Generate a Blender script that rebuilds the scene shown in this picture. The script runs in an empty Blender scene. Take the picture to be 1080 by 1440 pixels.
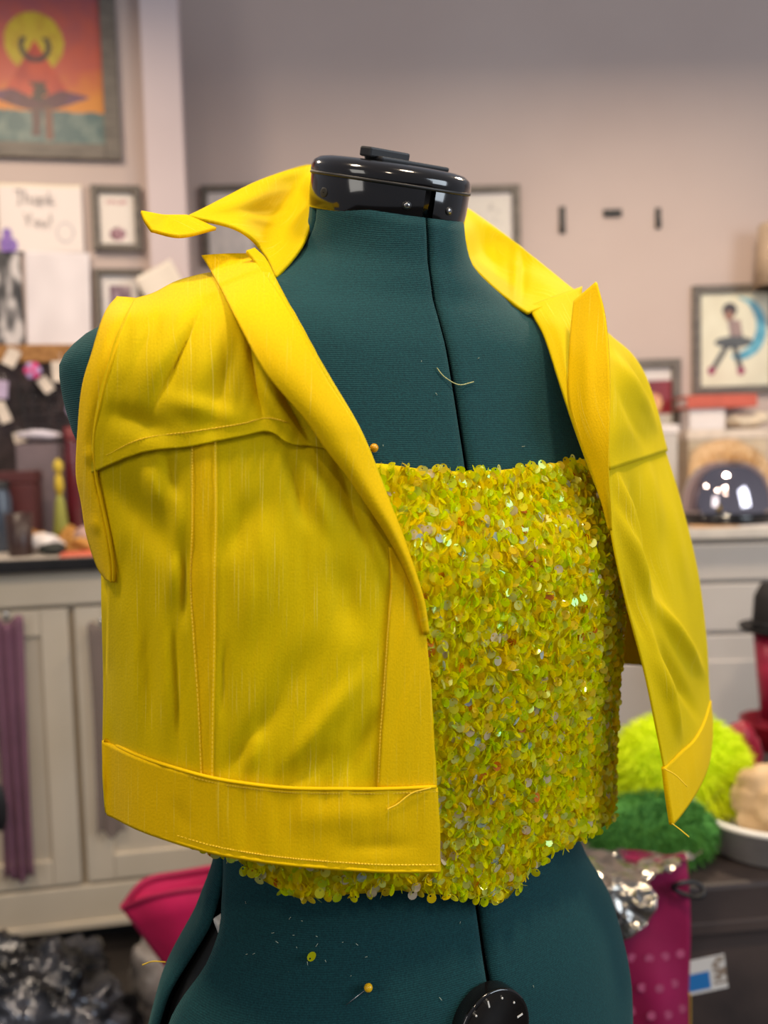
import bpy, bmesh, math, random
import numpy as np
from mathutils import Vector, Matrix
random.seed(7); rng = np.random.default_rng(7)
SC = bpy.context.scene
COL = SC.collection
def lin(r, g, b, s=1.0):
    f = lambda c: ((c/255.0)/12.92 if c <= 10 else (((c/255.0)+0.055)/1.055)**2.4)
    return (f(r)*s, f(g)*s, f(b)*s, 1.0)
# ------------------------------------------------------------------ camera
FPX = 1200.0; CAMH = 1.17
PITCH = math.atan(80/1200.0); ROLL = 0.028
fw = np.array([0, math.cos(PITCH), -math.sin(PITCH)])
r0 = np.array([1.0, 0, 0]); u0 = np.array([0, math.sin(PITCH), math.cos(PITCH)])
rt = math.cos(ROLL)*r0 - math.sin(ROLL)*u0
up = math.sin(ROLL)*r0 + math.cos(ROLL)*u0
CP = np.array([0, 0, CAMH])
cd = bpy.data.cameras.new('camera'); cam = bpy.data.objects.new('camera', cd); COL.objects.link(cam)
cd.sensor_fit = 'AUTO'; cd.sensor_width = 36.0; cd.lens = 36.0*FPX/1440.0
cam.matrix_world = Matrix(((rt[0], up[0], -fw[0], CP[0]), (rt[1], up[1], -fw[1], CP[1]), (rt[2], up[2], -fw[2], CP[2]), (0, 0, 0, 1)))
cd.dof.use_dof = True; cd.dof.focus_distance = 0.53; cd.dof.aperture_fstop = 4.9
cd.clip_start = 0.01
SC.camera = cam
# ------------------------------------------------------------------ world and lights
w = bpy.data.worlds.new('world'); SC.world = w; w.use_nodes = True
bg = w.node_tree.nodes['Background']; bg.inputs[0].default_value = (0.86, 0.88, 1.0, 1); bg.inputs[1].default_value = 0.26
def area(name, loc, target, size, power, color, shape='DISK'):
    l = bpy.data.lights.new(name, 'AREA'); l.shape = shape; l.size = size; l.energy = power; l.color = color
    o = bpy.data.objects.new(name, l); COL.objects.link(o); o.location = loc
    o.rotation_euler = (Vector(target)-Vector(loc)).to_track_quat('-Z', 'Y').to_euler()
    return o
WARM = (1.0, 0.80, 0.58)
for i, (x, y, z, p) in enumerate([(-0.55, 0.15, 2.5, 17), (0.45, 0.25, 2.5, 17), (-1.0, 1.7, 2.5, 13), (0.9, 1.75, 2.45, 26), (0.1, -1.2, 2.5, 10)]):
    area('ceiling_lamp', (x, y, z), (x, y, 0), 0.22, p, WARM)
area('window_light', (2.4, -0.3, 1.9), (0.1, 0.8, 1.0), 1.3, 42, (0.80, 0.90, 1.0), 'SQUARE')
area('window_light', (-1.9, -1.4, 2.1), (0.0, 0.7, 1.1), 1.0, 13, (1.0, 0.95, 0.87), 'SQUARE')
SC.view_settings.view_transform = 'Standard'; SC.view_settings.look = 'None'
SC.view_settings.exposure = 0.0; SC.view_settings.gamma = 1.0; SC.view_settings.use_curve_mapping = False
# ------------------------------------------------------------------ helpers
def at(px, py, d):
    px = np.asarray(px, float); py = np.asarray(py, float); d = np.asarray(d, float)
    return (CP + d[..., None]*fw + ((px-540)/FPX*d)[..., None]*rt + ((720-py)/FPX*d)[..., None]*up)
def ray(px, py):
    return fw + (px-540)/FPX*rt + (720-py)/FPX*up
def on_plane(px, py, p, n):
    r = ray(px, py); p = np.array(p, float); n = np.array(n, float)
    t = np.dot(p-CP, n)/np.dot(r, n)
    return CP + t*r
def project(P):
    q = np.asarray(P)-CP
    d = q@fw
    return 540+q@rt/d*FPX, 720-q@up/d*FPX, d
def tag(o, label=None, cat=None, group=None, kind=None):
    if label: o['label'] = label
    if cat: o['category'] = cat
    if group: o['group'] = group
    if kind: o['kind'] = kind
    return o
def empty(name, loc=(0, 0, 0), rz=0.0, label=None, cat=None, group=None):
    o = bpy.data.objects.new(name, None); COL.objects.link(o); o.empty_display_size = 0.05
    o.location = loc; o.rotation_euler = (0, 0, rz)
    return tag(o, label, cat, group)
def link(name, me, mat=None, parent=None):
    o = bpy.data.objects.new(name, me); COL.objects.link(o)
    if mat and not me.materials: me.materials.append(mat)
    if parent: o.parent = parent
    return o
def mesh(name, V, F, mat=None, parent=None, smooth=True, world=False, uv=None, col=None):
    """V in world space when world=True (converted to the parent's space)"""
    me = bpy.data.meshes.new(name)
    V = np.asarray(V, float)
    if world and parent is not None:
        W = Matrix(); q = parent
        while q is not None: W = Matrix.Translation(q.location) @ q.rotation_euler.to_matrix().to_4x4() @ W; q = q.parent
        M = np.array(W.inverted())
        V = V@M[:3, :3].T + M[:3, 3]
    me.from_pydata(V.tolist(), [], [list(map(int, f)) for f in F])
    if smooth: me.polygons.foreach_set('use_smooth', [True]*len(me.polygons))
    if uv is not None:
        l = me.uv_layers.new(name='UVMap'); idx = np.zeros(len(me.loops), int); me.loops.foreach_get('vertex_index', idx)
        l.data.foreach_set('uv', np.asarray(uv, float)[idx].ravel())
    if col is not None:
        a = me.color_attributes.new('col', 'FLOAT_COLOR', 'POINT')
        c = np.ones((len(V), 4)); c[:, :3] = np.asarray(col, float)[:, :3]; a.data.foreach_set('color', c.ravel())
    me.update()
    return link(name, me, mat, parent)
def bm_obj(name, bm, mat, parent=None, smooth=False):
    me = bpy.data.meshes.new(name); bm.to_mesh(me); bm.free()
    if smooth: me.polygons.foreach_set('use_smooth', [True]*len(me.polygons))
    return link(name, me, mat, parent)
def add_box(bm, c, s, bevel=0.0, rot=None, seg=2):
    r = bmesh.ops.create_cube(bm, size=1.0); vs = r['verts']
    M = Matrix.Translation(c) @ (rot if rot is not None else Matrix()) @ Matrix.Diagonal((s[0], s[1], s[2], 1))
    bmesh.ops.transform(bm, matrix=M, verts=vs)
    if bevel > 0:
        es = list({e for v in vs for e in v.link_edges})
        bmesh.ops.bevel(bm, geom=es, offset=bevel, segments=seg, affect='EDGES', profile=0.6)
def box(name, c, s, mat, parent=None, bevel=0.003, rot=None):
    bm = bmesh.new(); add_box(bm, Vector(c), s, bevel, rot)
    return bm_obj(name, bm, mat, parent)
def grid_faces(n, m, close_u=False):
    F = []
    for i in range(n-1):
        for j in range(m-1):
            a = i*m+j; F.append((a, a+1, a+m+1, a+m))
        if close_u:
            a = i*m+m-1; F.append((a, i*m, (i+1)*m, a+m))
    return F
def lathe(name, prof, mat, parent=None, seg=32, loc=(0, 0, 0), smooth=True, sx=1.0, sy=1.0, wob=None):
    V = []; n = len(prof)
    for r, z in prof:
        for k in range(seg):
            a = 2*math.pi*k/seg; rr = r*(1+(wob(a, z) if wob else 0))
            V.append((loc[0]+rr*math.cos(a)*sx, loc[1]+rr*math.sin(a)*sy, loc[2]+z))
    F = []
    for i in range(n-1):
        for k in range(seg):
            F.append((i*seg+k, i*seg+(k+1) % seg, (i+1)*seg+(k+1) % seg, (i+1)*seg+k))
    if prof[0][0] > 1e-6: F.append(tuple(range(seg))[::-1])
    if prof[-1][0] > 1e-6: F.append(tuple((n-1)*seg+k for k in range(seg)))
    o = mesh(name, V, F, mat, parent, smooth)
    return o
def tube(name, pts, rad, mat, parent=None, seg=8, closed=False):
    P = np.asarray(pts, float); n = len(P); rad = np.broadcast_to(np.asarray(rad, float), (n,))
    T = np.gradient(P, axis=0); T /= np.linalg.norm(T, axis=1)[:, None]+1e-12
    ref = np.array([0, 0, 1.0]) if abs(T[0, 2]) < 0.9 else np.array([1.0, 0, 0])
    V = []
    for i in range(n):
        a = np.cross(T[i], ref); a /= np.linalg.norm(a)+1e-12; b = np.cross(T[i], a)
        for k in range(seg):
            t = 2*math.pi*k/seg; V.append(P[i]+rad[i]*(math.cos(t)*a+math.sin(t)*b))
    F = []
    for i in range(n-1):
        for k in range(seg):
            F.append((i*seg+k, i*seg+(k+1) % seg, (i+1)*seg+(k+1) % seg, (i+1)*seg+k))
    if closed:
        for k in range(seg): F.append(((n-1)*seg+k, (n-1)*seg+(k+1) % seg, (k+1) % seg, k))
    else:
        F.append(tuple(range(seg))); F.append(tuple((n-1)*seg+k for k in range(seg)))
    return mesh(name, V, F, mat, parent, True)
def catmull(P, n, axis=0):
    """resample control array along axis with a natural-ended Catmull-Rom"""
    P = np.moveaxis(np.asarray(P, float), axis, 0); k = len(P)
    Q = np.concatenate([[2*P[0]-P[1]], P, [2*P[-1]-P[-2]]])
    t = np.linspace(0, k-1, n); i = np.minimum(t.astype(int), k-2); f = (t-i).reshape((-1,)+(1,)*(P.ndim-1))
    a, b, c, d = Q[i], Q[i+1], Q[i+2], Q[i+3]
    R = 0.5*((2*b)+(c-a)*f+(2*a-5*b+4*c-d)*f**2+(3*b-a-3*c+d)*f**3)
    return np.moveaxis(R, 0, axis)
def pchip(xs, ys):
    xs = np.asarray(xs, float); ys = np.asarray(ys, float); h = np.diff(xs); dl = np.diff(ys)/h
    m = np.zeros(len(xs)); m[0] = dl[0]; m[-1] = dl[-1]
    for i in range(1, len(xs)-1):
        m[i] = 0 if dl[i-1]*dl[i] <= 0 else 2*dl[i-1]*dl[i]/(dl[i-1]+dl[i])
    def f(x):
        x = np.clip(np.asarray(x, float), xs[0], xs[-1]); i = np.clip(np.searchsorted(xs, x)-1, 0, len(xs)-2)
        t = (x-xs[i])/h[i]
        return ((2*t**3-3*t**2+1)*ys[i]+(t**3-2*t**2+t)*h[i]*m[i]+(-2*t**3+3*t**2)*ys[i+1]+(t**3-t**2)*h[i]*m[i+1])
    return f
def noise3(P, s, seed=0, oct=3):
    from mathutils import noise as N
    out = np.zeros((len(P), 3))
    for k, p in enumerate(np.asarray(P)):
        out[k] = N.turbulence_vector(Vector(p)*s+Vector((seed*7.3, seed*3.1, seed)), oct, False)
    return out
# ------------------------------------------------------------------ materials
def newmat(name):
    m = bpy.data.materials.new(name); m.use_nodes = True
    nt = m.node_tree; b = nt.nodes['Principled BSDF']
    return m, nt, b
def N(nt, t, **kw):
    n = nt.nodes.new(t)
    for k, v in kw.items():
        if k.startswith('i_'): n.inputs[int(k[2:]) if k[2:].isdigit() else k[2:].replace('_', ' ')].default_value = v
        else: setattr(n, k, v)
    return n
def ramp(nt, fac, stops):
    r = nt.nodes.new('ShaderNodeValToRGB'); e = r.color_ramp.elements
    while len(e) < len(stops): e.new(0.5)
    for i, (p, c) in enumerate(stops): e[i].position = p; e[i].color = c
    nt.links.new(fac, r.inputs[0]); return r
def M(name, c, rough=0.6, metal=0.0, c2=None, scale=20.0, bump=0.0, bscale=200.0, spec=0.5, coat=0.0, detail=4.0, stretch=None, ramp_lo=0.35, ramp_hi=0.65):
    """procedural: two-tone noise over the colour, fine noise bump"""
    m, nt, b = newmat(name)
    tc = N(nt, 'ShaderNodeTexCoord')
    src = tc.outputs['Object']
    if stretch:
        mp = N(nt, 'ShaderNodeMapping'); mp.inputs['Scale'].default_value = stretch; nt.links.new(src, mp.inputs[0]); src = mp.outputs[0]
    nz = N(nt, 'ShaderNodeTexNoise'); nz.inputs['Scale'].default_value = scale; nz.inputs['Detail'].default_value = detail; nt.links.new(src, nz.inputs['Vector'])
    c2 = c2 or tuple(x*0.82 for x in c[:3])+(1,)
    r = ramp(nt, nz.outputs['Fac'], [(ramp_lo, c2), (ramp_hi, c)])
    nt.links.new(r.outputs[0], b.inputs['Base Color'])
    b.inputs['Roughness'].default_value = rough; b.inputs['Metallic'].default_value = metal
    b.inputs['Specular IOR Level'].default_value = spec; b.inputs['Coat Weight'].default_value = coat
    if bump > 0:
        n2 = N(nt, 'ShaderNodeTexNoise'); n2.inputs['Scale'].default_value = bscale; n2.inputs['Detail'].default_value = 3; nt.links.new(src, n2.inputs['Vector'])
        bp = N(nt, 'ShaderNodeBump'); bp.inputs['Strength'].default_value = bump; bp.inputs['Distance'].default_value = 0.002
        nt.links.new(n2.outputs['Fac'], bp.inputs['Height']); nt.links.new(bp.outputs[0], b.inputs['Normal'])
    return m
def print_mat(name, rough=0.5):
    m, nt, b = newmat(name)
    a = N(nt, 'ShaderNodeVertexColor'); a.layer_name = 'col'
    nt.links.new(a.outputs[0], b.inputs['Base Color']); b.inputs['Roughness'].default_value = rough
    return m
def cloth_mat(name, ca, cb, transl, slub=1.0):
    m, nt, b = newmat(name); out = nt.nodes['Material Output']
    uv = N(nt, 'ShaderNodeUVMap')
    def nz(sx, sy, det=2.0):
        mp = N(nt, 'ShaderNodeMapping'); mp.inputs['Scale'].default_value = (sx, sy, 1); nt.links.new(uv.outputs[0], mp.inputs[0])
        n = N(nt, 'ShaderNodeTexNoise'); n.inputs['Scale'].default_value = 1.0; n.inputs['Detail'].default_value = det; nt.links.new(mp.outputs[0], n.inputs['Vector']); return n
    n1 = nz(9, 6, 3); slb = nz(1200, 15, 1); wv = nz(900, 700, 1)
    r1 = ramp(nt, n1.outputs['Fac'], [(0.3, ca), (0.7, cb)])
    r2 = ramp(nt, slb.outputs['Fac'], [(0.66, (0, 0, 0, 1)), (0.76, (1, 1, 1, 1))])
    mx = N(nt, 'ShaderNodeMix', data_type='RGBA', blend_type='MIX'); 
    ml = N(nt, 'ShaderNodeMath', operation='MULTIPLY'); ml.inputs[1].default_value = 0.75*slub; nt.links.new(r2.outputs[0], ml.inputs[0])
    nt.links.new(ml.outputs[0], mx.inputs[0]); nt.links.new(r1.outputs[0], mx.inputs[6]); mx.inputs[7].default_value = (1.0, 0.82, 0.12, 1)
    wr = ramp(nt, wv.outputs['Fac'], [(0.3, (0.90, 0.90, 0.90, 1)), (0.7, (1, 1, 1, 1))])
    mm = N(nt, 'ShaderNodeMix', data_type='RGBA', blend_type='MULTIPLY'); mm.inputs[0].default_value = 1.0
    nt.links.new(mx.outputs[2], mm.inputs[6]); nt.links.new(wr.outputs[0], mm.inputs[7])
    nt.links.new(mm.outputs[2], b.inputs['Base Color'])
    b.inputs['Roughness'].default_value = 0.70; b.inputs['Specular IOR Level'].default_value = 0.10
    b.inputs['Sheen Weight'].default_value = 0.04; b.inputs['Sheen Roughness'].default_value = 0.4; b.inputs['Sheen Tint'].default_value = (1, 0.9, 0.3, 1)
    bp = N(nt, 'ShaderNodeBump'); bp.inputs['Strength'].default_value = 0.25; bp.inputs['Distance'].default_value = 0.0006
    ad = N(nt, 'ShaderNodeMath', operation='ADD'); nt.links.new(slb.outputs['Fac'], ad.inputs[0]); nt.links.new(wv.outputs['Fac'], ad.inputs[1])
    nt.links.new(ad.outputs[0], bp.inputs['Height']); nt.links.new(bp.outputs[0], b.inputs['Normal'])
    tr = N(nt, 'ShaderNodeBsdfTranslucent'); nt.links.new(mm.outputs[2], tr.inputs[0])
    ms = N(nt, 'ShaderNodeMixShader'); ms.inputs[0].default_value = transl
    nt.links.new(b.outputs[0], ms.inputs[1]); nt.links.new(tr.outputs[0], ms.inputs[2]); nt.links.new(ms.outputs[0], out.inputs[0])
    return m
YEL = cloth_mat('yellow_cotton', lin(224, 197, 0), lin(236, 208, 0), 0.20)
YEL2 = cloth_mat('yellow_cotton_orange_cast', lin(236, 194, 0), lin(242, 202, 0), 0.12, 0.6)  # same cotton; orange cast of light in doubled layers put into its colour
THREAD = M('yellow_thread', lin(245, 205, 30), 0.7)
def teal_mat():
    m, nt, b = newmat('teal_jersey'); tc = N(nt, 'ShaderNodeTexCoord')
    nz = N(nt, 'ShaderNodeTexNoise'); nz.inputs['Scale'].default_value = 900; nz.inputs['Detail'].default_value = 2; nt.links.new(tc.outputs['Object'], nz.inputs['Vector'])
    r = ramp(nt, nz.outputs['Fac'], [(0.3, lin(8, 47, 52)), (0.75, lin(17, 66, 70))]); nt.links.new(r.outputs[0], b.inputs['Base Color'])
    wv = N(nt, 'ShaderNodeTexWave'); wv.wave_type = 'BANDS'; wv.bands_direction = 'Z'; wv.inputs['Scale'].default_value = 260; wv.inputs['Distortion'].default_value = 1.5; wv.inputs['Detail'].default_value = 2
    nt.links.new(tc.outputs['Object'], wv.inputs['Vector'])
    ad = N(nt, 'ShaderNodeMath', operation='ADD'); nt.links.new(wv.outputs['Fac'], ad.inputs[0]); nt.links.new(nz.outputs['Fac'], ad.inputs[1])
    bp = N(nt, 'ShaderNodeBump'); bp.inputs['Strength'].default_value = 0.35; bp.inputs['Distance'].default_value = 0.0006; nt.links.new(ad.outputs[0], bp.inputs['Height']); nt.links.new(bp.outputs[0], b.inputs['Normal'])
    b.inputs['Roughness'].default_value = 0.85; b.inputs['Specular IOR Level'].default_value = 0.2
    b.inputs['Sheen Weight'].default_value = 0.15; b.inputs['Sheen Tint'].default_value = (0.35, 0.75, 0.75, 1)
    return m
TEAL = teal_mat()
BLACKPL = M('gloss_black_plastic', lin(20, 18, 18), 0.12, c2=lin(14, 13, 13), coat=0.4)
BLACKMT = M('matt_black_plastic', lin(24, 24, 27), 0.5)
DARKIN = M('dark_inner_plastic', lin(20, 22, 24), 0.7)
WHITEPL = M('white_plastic', lin(225, 222, 215), 0.4)
STEEL = M('steel', lin(200, 200, 200), 0.25, 1.0)
PINYEL = M('yellow_pin_bead', lin(240, 190, 20), 0.25, c2=lin(230, 175, 10))
PINORG = M('amber_pin_bead', lin(225, 160, 20), 0.25, c2=lin(215, 150, 10))
def sequin_mat():
    m, nt, b = newmat('sequin_film'); out = nt.nodes['Material Output']
    a = N(nt, 'ShaderNodeVertexColor'); a.layer_name = 'col'
    nt.links.new(a.outputs[0], b.inputs['Base Color'])
    b.inputs['Roughness'].default_value = 0.11; b.inputs['Specular IOR Level'].default_value = 0.55
    b.inputs['IOR'].default_value = 1.6
    b.inputs['Thin Film Thickness'].default_value = 330; b.inputs['Thin Film IOR'].default_value = 2.1
    tr = N(nt, 'ShaderNodeBsdfTranslucent'); nt.links.new(a.outputs[0], tr.inputs[0])
    ms = N(nt, 'ShaderNodeMixShader'); ms.inputs[0].default_value = 0.48
    nt.links.new(b.outputs[0], ms.inputs[1]); nt.links.new(tr.outputs[0], ms.inputs[2]); nt.links.new(ms.outputs[0], out.inputs[0])
    return m
SEQ = sequin_mat()
WALL = M('lilac_wall_paint', lin(202, 183, 175), 0.7, c2=lin(195, 175, 167), scale=1.5, bump=0.15, bscale=120)
PILLAR = M('lilac_trim_paint', lin(216, 198, 198), 0.55, c2=lin(208, 190, 190), scale=2)
CAB = M('cream_cabinet_paint', lin(202, 190, 172), 0.45, c2=lin(190, 177, 156), scale=3, bump=0.1, bscale=60)
CABW = M('white_drawer_paint', lin(200, 192, 184), 0.45, c2=lin(190, 181, 172), scale=3)
FLOOR = M('dark_floor', lin(48, 42, 38), 0.5, c2=lin(30, 26, 24), scale=6, bump=0.2)
COUNTER = M('black_laminate', lin(30, 28, 28), 0.3, c2=lin(22, 21, 21), scale=30)
COUNTERW = M('pale_laminate', lin(210, 200, 188), 0.4)
FRAME = M('grey_wood_frame', lin(116, 106, 96), 0.5, c2=lin(90, 82, 74), scale=12, stretch=(1, 1, 6))
PAPER = M('white_paper', lin(236, 228, 226), 0.8, c2=lin(228, 218, 214), scale=5)
PRINT = print_mat('colour_print', 0.45)
# ------------------------------------------------------------------ the dress form as a surface (shared by garments)
AX = np.array([0.004, 0.62]); PHI = math.radians(29)
VH = np.array([math.sin(PHI), -math.cos(PHI)]); UH = np.array([math.cos(PHI), math.sin(PHI)])
def ring_table(rows):
    z = [r[0] for r in rows][::-1]
    return [pchip(z, [r[k] for r in rows][::-1]) for k in range(1, 6)]
#            z      a      bf     bb    cy     n
T_ROWS = [(1.365, .0530, .0530, .0530, .008, 2.0), (1.335, .0545, .0545, .0545, .008, 2.0), (1.315, .0610, .0580, .0600, .005, 2.0),
          (1.298, .0800, .0640, .0680, .002, 2.0), (1.280, .1150, .0690, .0740, .000, 2.0), (1.266, .1600, .0740, .0800, .0, 2.0),
          (1.250, .2040, .0790, .0900, .0, 2.1), (1.226, .2230, .0860, .0990, .0, 2.2), (1.190, .2170, .0950, .1040, .0, 2.3),
          (1.150, .1930, .1030, .1050, .0, 2.3), (1.100, .1640, .1060, .1050, .0, 2.3), (1.040, .1520, .1060, .1000, .0, 2.2),
          (.980, .1430, .1020, .0950, .0, 2.2), (.905, .1370, .1000, .0920, .0, 2.1), (.860, .1520, .1080, .1020, .0, 2.1),
          (.810, .1800, .1200, .1200, .0, 2.1), (.740, .1960, .1260, .1300, .0, 2.1), (.640, .1980, .1240, .1300, .0, 2.1)]
H_ROWS = [(1.365, .0600, .0600, .0620, .012, 2.0), (1.320, .0700, .0660, .0700, .006, 2.0), (1.300, .0900, .0720, .0780, .0, 2.0), (1.284, .1250, .0800, .0880, .0, 2.0),
          (1.270, .1700, .0880, .0960, .0, 2.1), (1.252, .2120, .0980, .1040, .0, 2.2), (1.220, .2240, .1120, .1120, .0, 2.3),
          (1.160, .2150, .1240, .1180, .0, 2.3), (1.100, .2060, .1310, .1200, .0, 2.3), (1.040, .2010, .1330, .1200, .0, 2.3), (.980, .1990, .1330, .1200, .0, 2.3), (.860, .2010, .1340, .1220, .0, 2.3)]
def radius(th, z, kind):
    a, bf, bb, cy, n = [f(z) for f in (TF if kind == 'torso' else HF)]
    s, c = np.abs(np.sin(th)), np.cos(th)
    b = np.where(c > 0, bf, bb)
    r = 1.0/(((s/a)**n+(np.abs(c)/b)**n+1e-12)**(1.0/n))
    if kind == 'torso':
        for t0 in (-0.62, 0.62):
            r = r+0.017*np.exp(-((th-t0)/0.42)**2-((z-1.085)/0.055)**2)
    return r
TF = ring_table(T_ROWS); HF = ring_table(H_ROWS)
def neck_k(z): return 0.36*np.clip((z-1.24)/0.09, 0, 1)
def local(P):
    q = P[..., :2]-AX
    return q@UH, q@VH, P[..., 2]
def sdist(P, kind):
    u, v, z = local(P)
    for _ in range(1): zt = z+neck_k(z)*v
    cy = (TF if kind == 'torso' else HF)[3](zt); vv = v-cy
    th = np.arctan2(u, vv); rho = np.hypot(u, vv)
    return rho-radius(th, zt, kind)
def surf(px, py, off=0.0, kind='hull'):
    """first hit of a pixel's line of sight with the form (or the garment hull), pulled off by metres; nearest approach when it misses"""
    px = np.asarray(px, float); py = np.asarray(py, float); off = np.broadcast_to(np.asarray(off, float), px.shape)
    ds = np.linspace(0.36, 0.80, 221); G = np.stack([sdist(at(px, py, np.full(px.shape, d)), kind) for d in ds])
    hit = G < 0; any_ = hit.any(0); i = np.argmax(hit, 0); i = np.maximum(i, 1)
    g1 = np.take_along_axis(G, i[None], 0)[0]; g0 = np.take_along_axis(G, i[None]-1, 0)[0]
    dh = ds[i-1]+(ds[i]-ds[i-1])*g0/(g0-g1+1e-12)
    dm = ds[np.argmin(G, 0)]
    d = np.where(any_, dh, dm)-off
    return d
def body(th, zt, kind='torso', off=0.0, vofs=0.0):
    r = radius(th, zt, kind)+off
    cy = (TF if kind == 'torso' else HF)[3](zt)
    u = r*np.sin(th); v = r*np.cos(th)+cy
    z = zt-neck_k(zt)*v
    xy = AX+u[..., None]*UH+v[..., None]*VH
    return np.concatenate([xy, z[..., None]], -1)
def sheet(name, P, mat, parent, thick=0.0012, uvs=None, offset=-1.0):
    """a woven sheet from an n x m grid of world points, with real thickness"""
    n, m = P.shape[:2]
    if uvs is None:
        du = np.zeros((n, m)); dv = np.zeros((n, m))
        du[:, 1:] = np.cumsum(np.linalg.norm(np.diff(P, axis=1), axis=2), 1); dv[1:] = np.cumsum(np.linalg.norm(np.diff(P, axis=0), axis=2), 0)
        uvs = np.stack([du, dv], -1)
    o = mesh(name, P.reshape(-1, 3), grid_faces(n, m), mat, parent, True, True, uvs.reshape(-1, 2))
    if thick:
        md = o.modifiers.new('thickness', 'SOLIDIFY'); md.thickness = thick; md.offset = offset; md.use_even_offset = False
    return o
def folds_off(X, Y, folds):
    o = np.zeros_like(X)
    for (x0, y0, x1, y1, wd, amp) in folds:
        L = math.hypot(x1-x0, y1-y0); tx, ty = (x1-x0)/L, (y1-y0)/L
        t = ((X-x0)*tx+(Y-y0)*ty)/L; dd = -(X-x0)*ty+(Y-y0)*tx
        win = np.clip(np.minimum(t+0.12, 1.12-t)/0.55, 0, 1); win = win*win*(3-2*win)
        o += 1.15*amp*np.exp(-(dd/wd)**2)*win
    return o
# ------------------------------------------------------------------ room
LA = math.radians(10); LD = np.array([math.cos(LA), math.sin(LA), 0]); LN = np.array([math.sin(LA), -math.cos(LA), 0])
L0 = np.array([-0.8775, 1.95, 0.0])                # front line of the left cabinet
LW = L0-LN*0.58                                     # left wall plane
BWY = 2.92; BCY = 2.30
def wl(px, py, off=0.0): return on_plane(px, py, LW+LN*off, LN)
def wb(px, py, off=0.0): return on_plane(px, py, (0, BWY-off, 0), (0, -1, 0))
def plane_box(name, p, d, n, s0, s1, z0, z1, t, mat, kind='structure'):
    c = np.array(p)+np.array(d)*(s0+s1)/2-np.array(n)*t/2
    o = box(name, (0, 0, 0), (s1-s0, t, z1-z0), mat, None, 0.0)
    o.location = (c[0], c[1], (z0+z1)/2); o.rotation_euler = (0, 0, math.atan2(d[1], d[0]))
    o['kind'] = kind; return o
fl = box('floor', (0, 1.0, -0.05), (7, 7, 0.1), FLOOR, None, 0); fl['kind'] = 'structure'
pe = wl(226, 300)
sL = float(np.dot(pe-LW, LD))
plane_box('wall_left', LW, LD, LN, -1.6, sL-0.03, 0, 2.75, 0.12, WALL)
o = plane_box('trim_1', LW+LN*0.05, LD, LN, sL-0.03, sL+0.075, 0, 2.75, 0.17, PILLAR)
plane_box('wall_back', (0, BWY, 0), (1, 0, 0), (0, -1, 0), -1.2, 3.0, 0, 2.75, 0.12, WALL)
# ------------------------------------------------------------------ dress form
form = empty('dress_form', (AX[0], AX[1], 0.0), 0, 'teal jersey adjustable dress form with glossy black neck cap wearing the yellow vest', 'dress form')
def form_panel(name, t0, t1, z0=0.64, z1=1.345, nt=44, nz=110):
    z = np.linspace(z0, z1, nz); t0 = np.asarray(t0(z) if callable(t0) else np.full(nz, t0)); t1 = np.asarray(t1(z) if callable(t1) else np.full(nz, t1))
    f_ = np.linspace(0, 1, nt)[None]; TH = t0[:, None]*(1-f_)+t1[:, None]*f_; Z = np.repeat(z[:, None], nt, 1)
    off = np.zeros_like(TH); off[:, 0] = off[:, -1] = -0.0045; off[:, 1] = off[:, -2] = -0.0012
    TH[:, 1] = t0+0.012; TH[:, -2] = t1-0.012
    TH[:, 0] += 0.002; TH[:, -1] -= 0.002
    P = body(TH, Z, 'torso', off)
    o = mesh(name, P.reshape(-1, 3), grid_faces(nz, nt), TEAL, form, True, True)
    md = o.modifiers.new('thickness', 'SOLIDIFY'); md.thickness = 0.004; md.offset = -1
    return o
zk = [.64, .78, .809, .826, .849, .866, .885, .90, .96, 1.2]
form_panel('front_panel', lambda z: pchip(zk, [-1.54, -1.54, -1.53, -1.505, -1.455, -1.45, -1.52, -1.565, -1.60, -1.64])(z), -0.012); form_panel('front_panel', 0.012, 1.60)
form_panel('back_panel', -3.13, lambda z: pchip(zk, [-1.66, -1.65, -1.63, -1.61, -1.575, -1.545, -1.565, -1.59, -1.63, -1.66])(z)); form_panel('back_panel', 1.75, 3.13)
TH, Z = np.meshgrid(np.linspace(-math.pi, math.pi, 49), np.linspace(0.645, 1.345, 40))
core = mesh('inner_core', body(TH, Z, 'torso', -0.012).reshape(-1, 3), grid_faces(40, 49), DARKIN, form, True, True)
# neck cap in its own tilted frame
K = 0.36; zc = 1.343
cu = np.array([UH[0], UH[1], 0]); cv = np.array([VH[0], VH[1], -K]); cv /= np.linalg.norm(cv); cn = np.cross(cu, cv)
if cn[2] < 0: cn = -cn
cen = np.array([AX[0]+VH[0]*0.008, AX[1]+VH[1]*0.008, zc-K*0.008])
def capv(V): V = np.asarray(V, float)*np.array([.965, .965, .78]); return cen+V[:, :1]*cu+V[:, 1:2]*cv+V[:, 2:3]*cn
def cap_lathe(name, prof, mat, parent, t0=0, t1=2*math.pi, seg=72, rad_add=0.0):
    th = np.linspace(t0, t1, seg); V = []
    for r, z in prof:
        for t in th: V.append((r*math.sin(t), r*math.cos(t), z))
    return mesh(name, capv(V), grid_faces(len(prof), seg), mat, parent, True, True)
capg = cap_lathe('neck_cap', [(.050, -.004), (.0565, -.004), (.0572, -.002), (.0575, .008), (.0575, .0236), (.0571, .0244), (.0560, .0246)], BLACKPL, form, 0.07, 2*math.pi-0.07)
cap_lathe('cap_top', [(.0572, .0246), (.0577, .0250), (.0580, .0270), (.0578, .0310), (.0560, .0355), (.0520, .0388), (.045, .0405), (.03, .0415), (.012, .042), (0.0, .042)], BLACKPL, capg)
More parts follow.
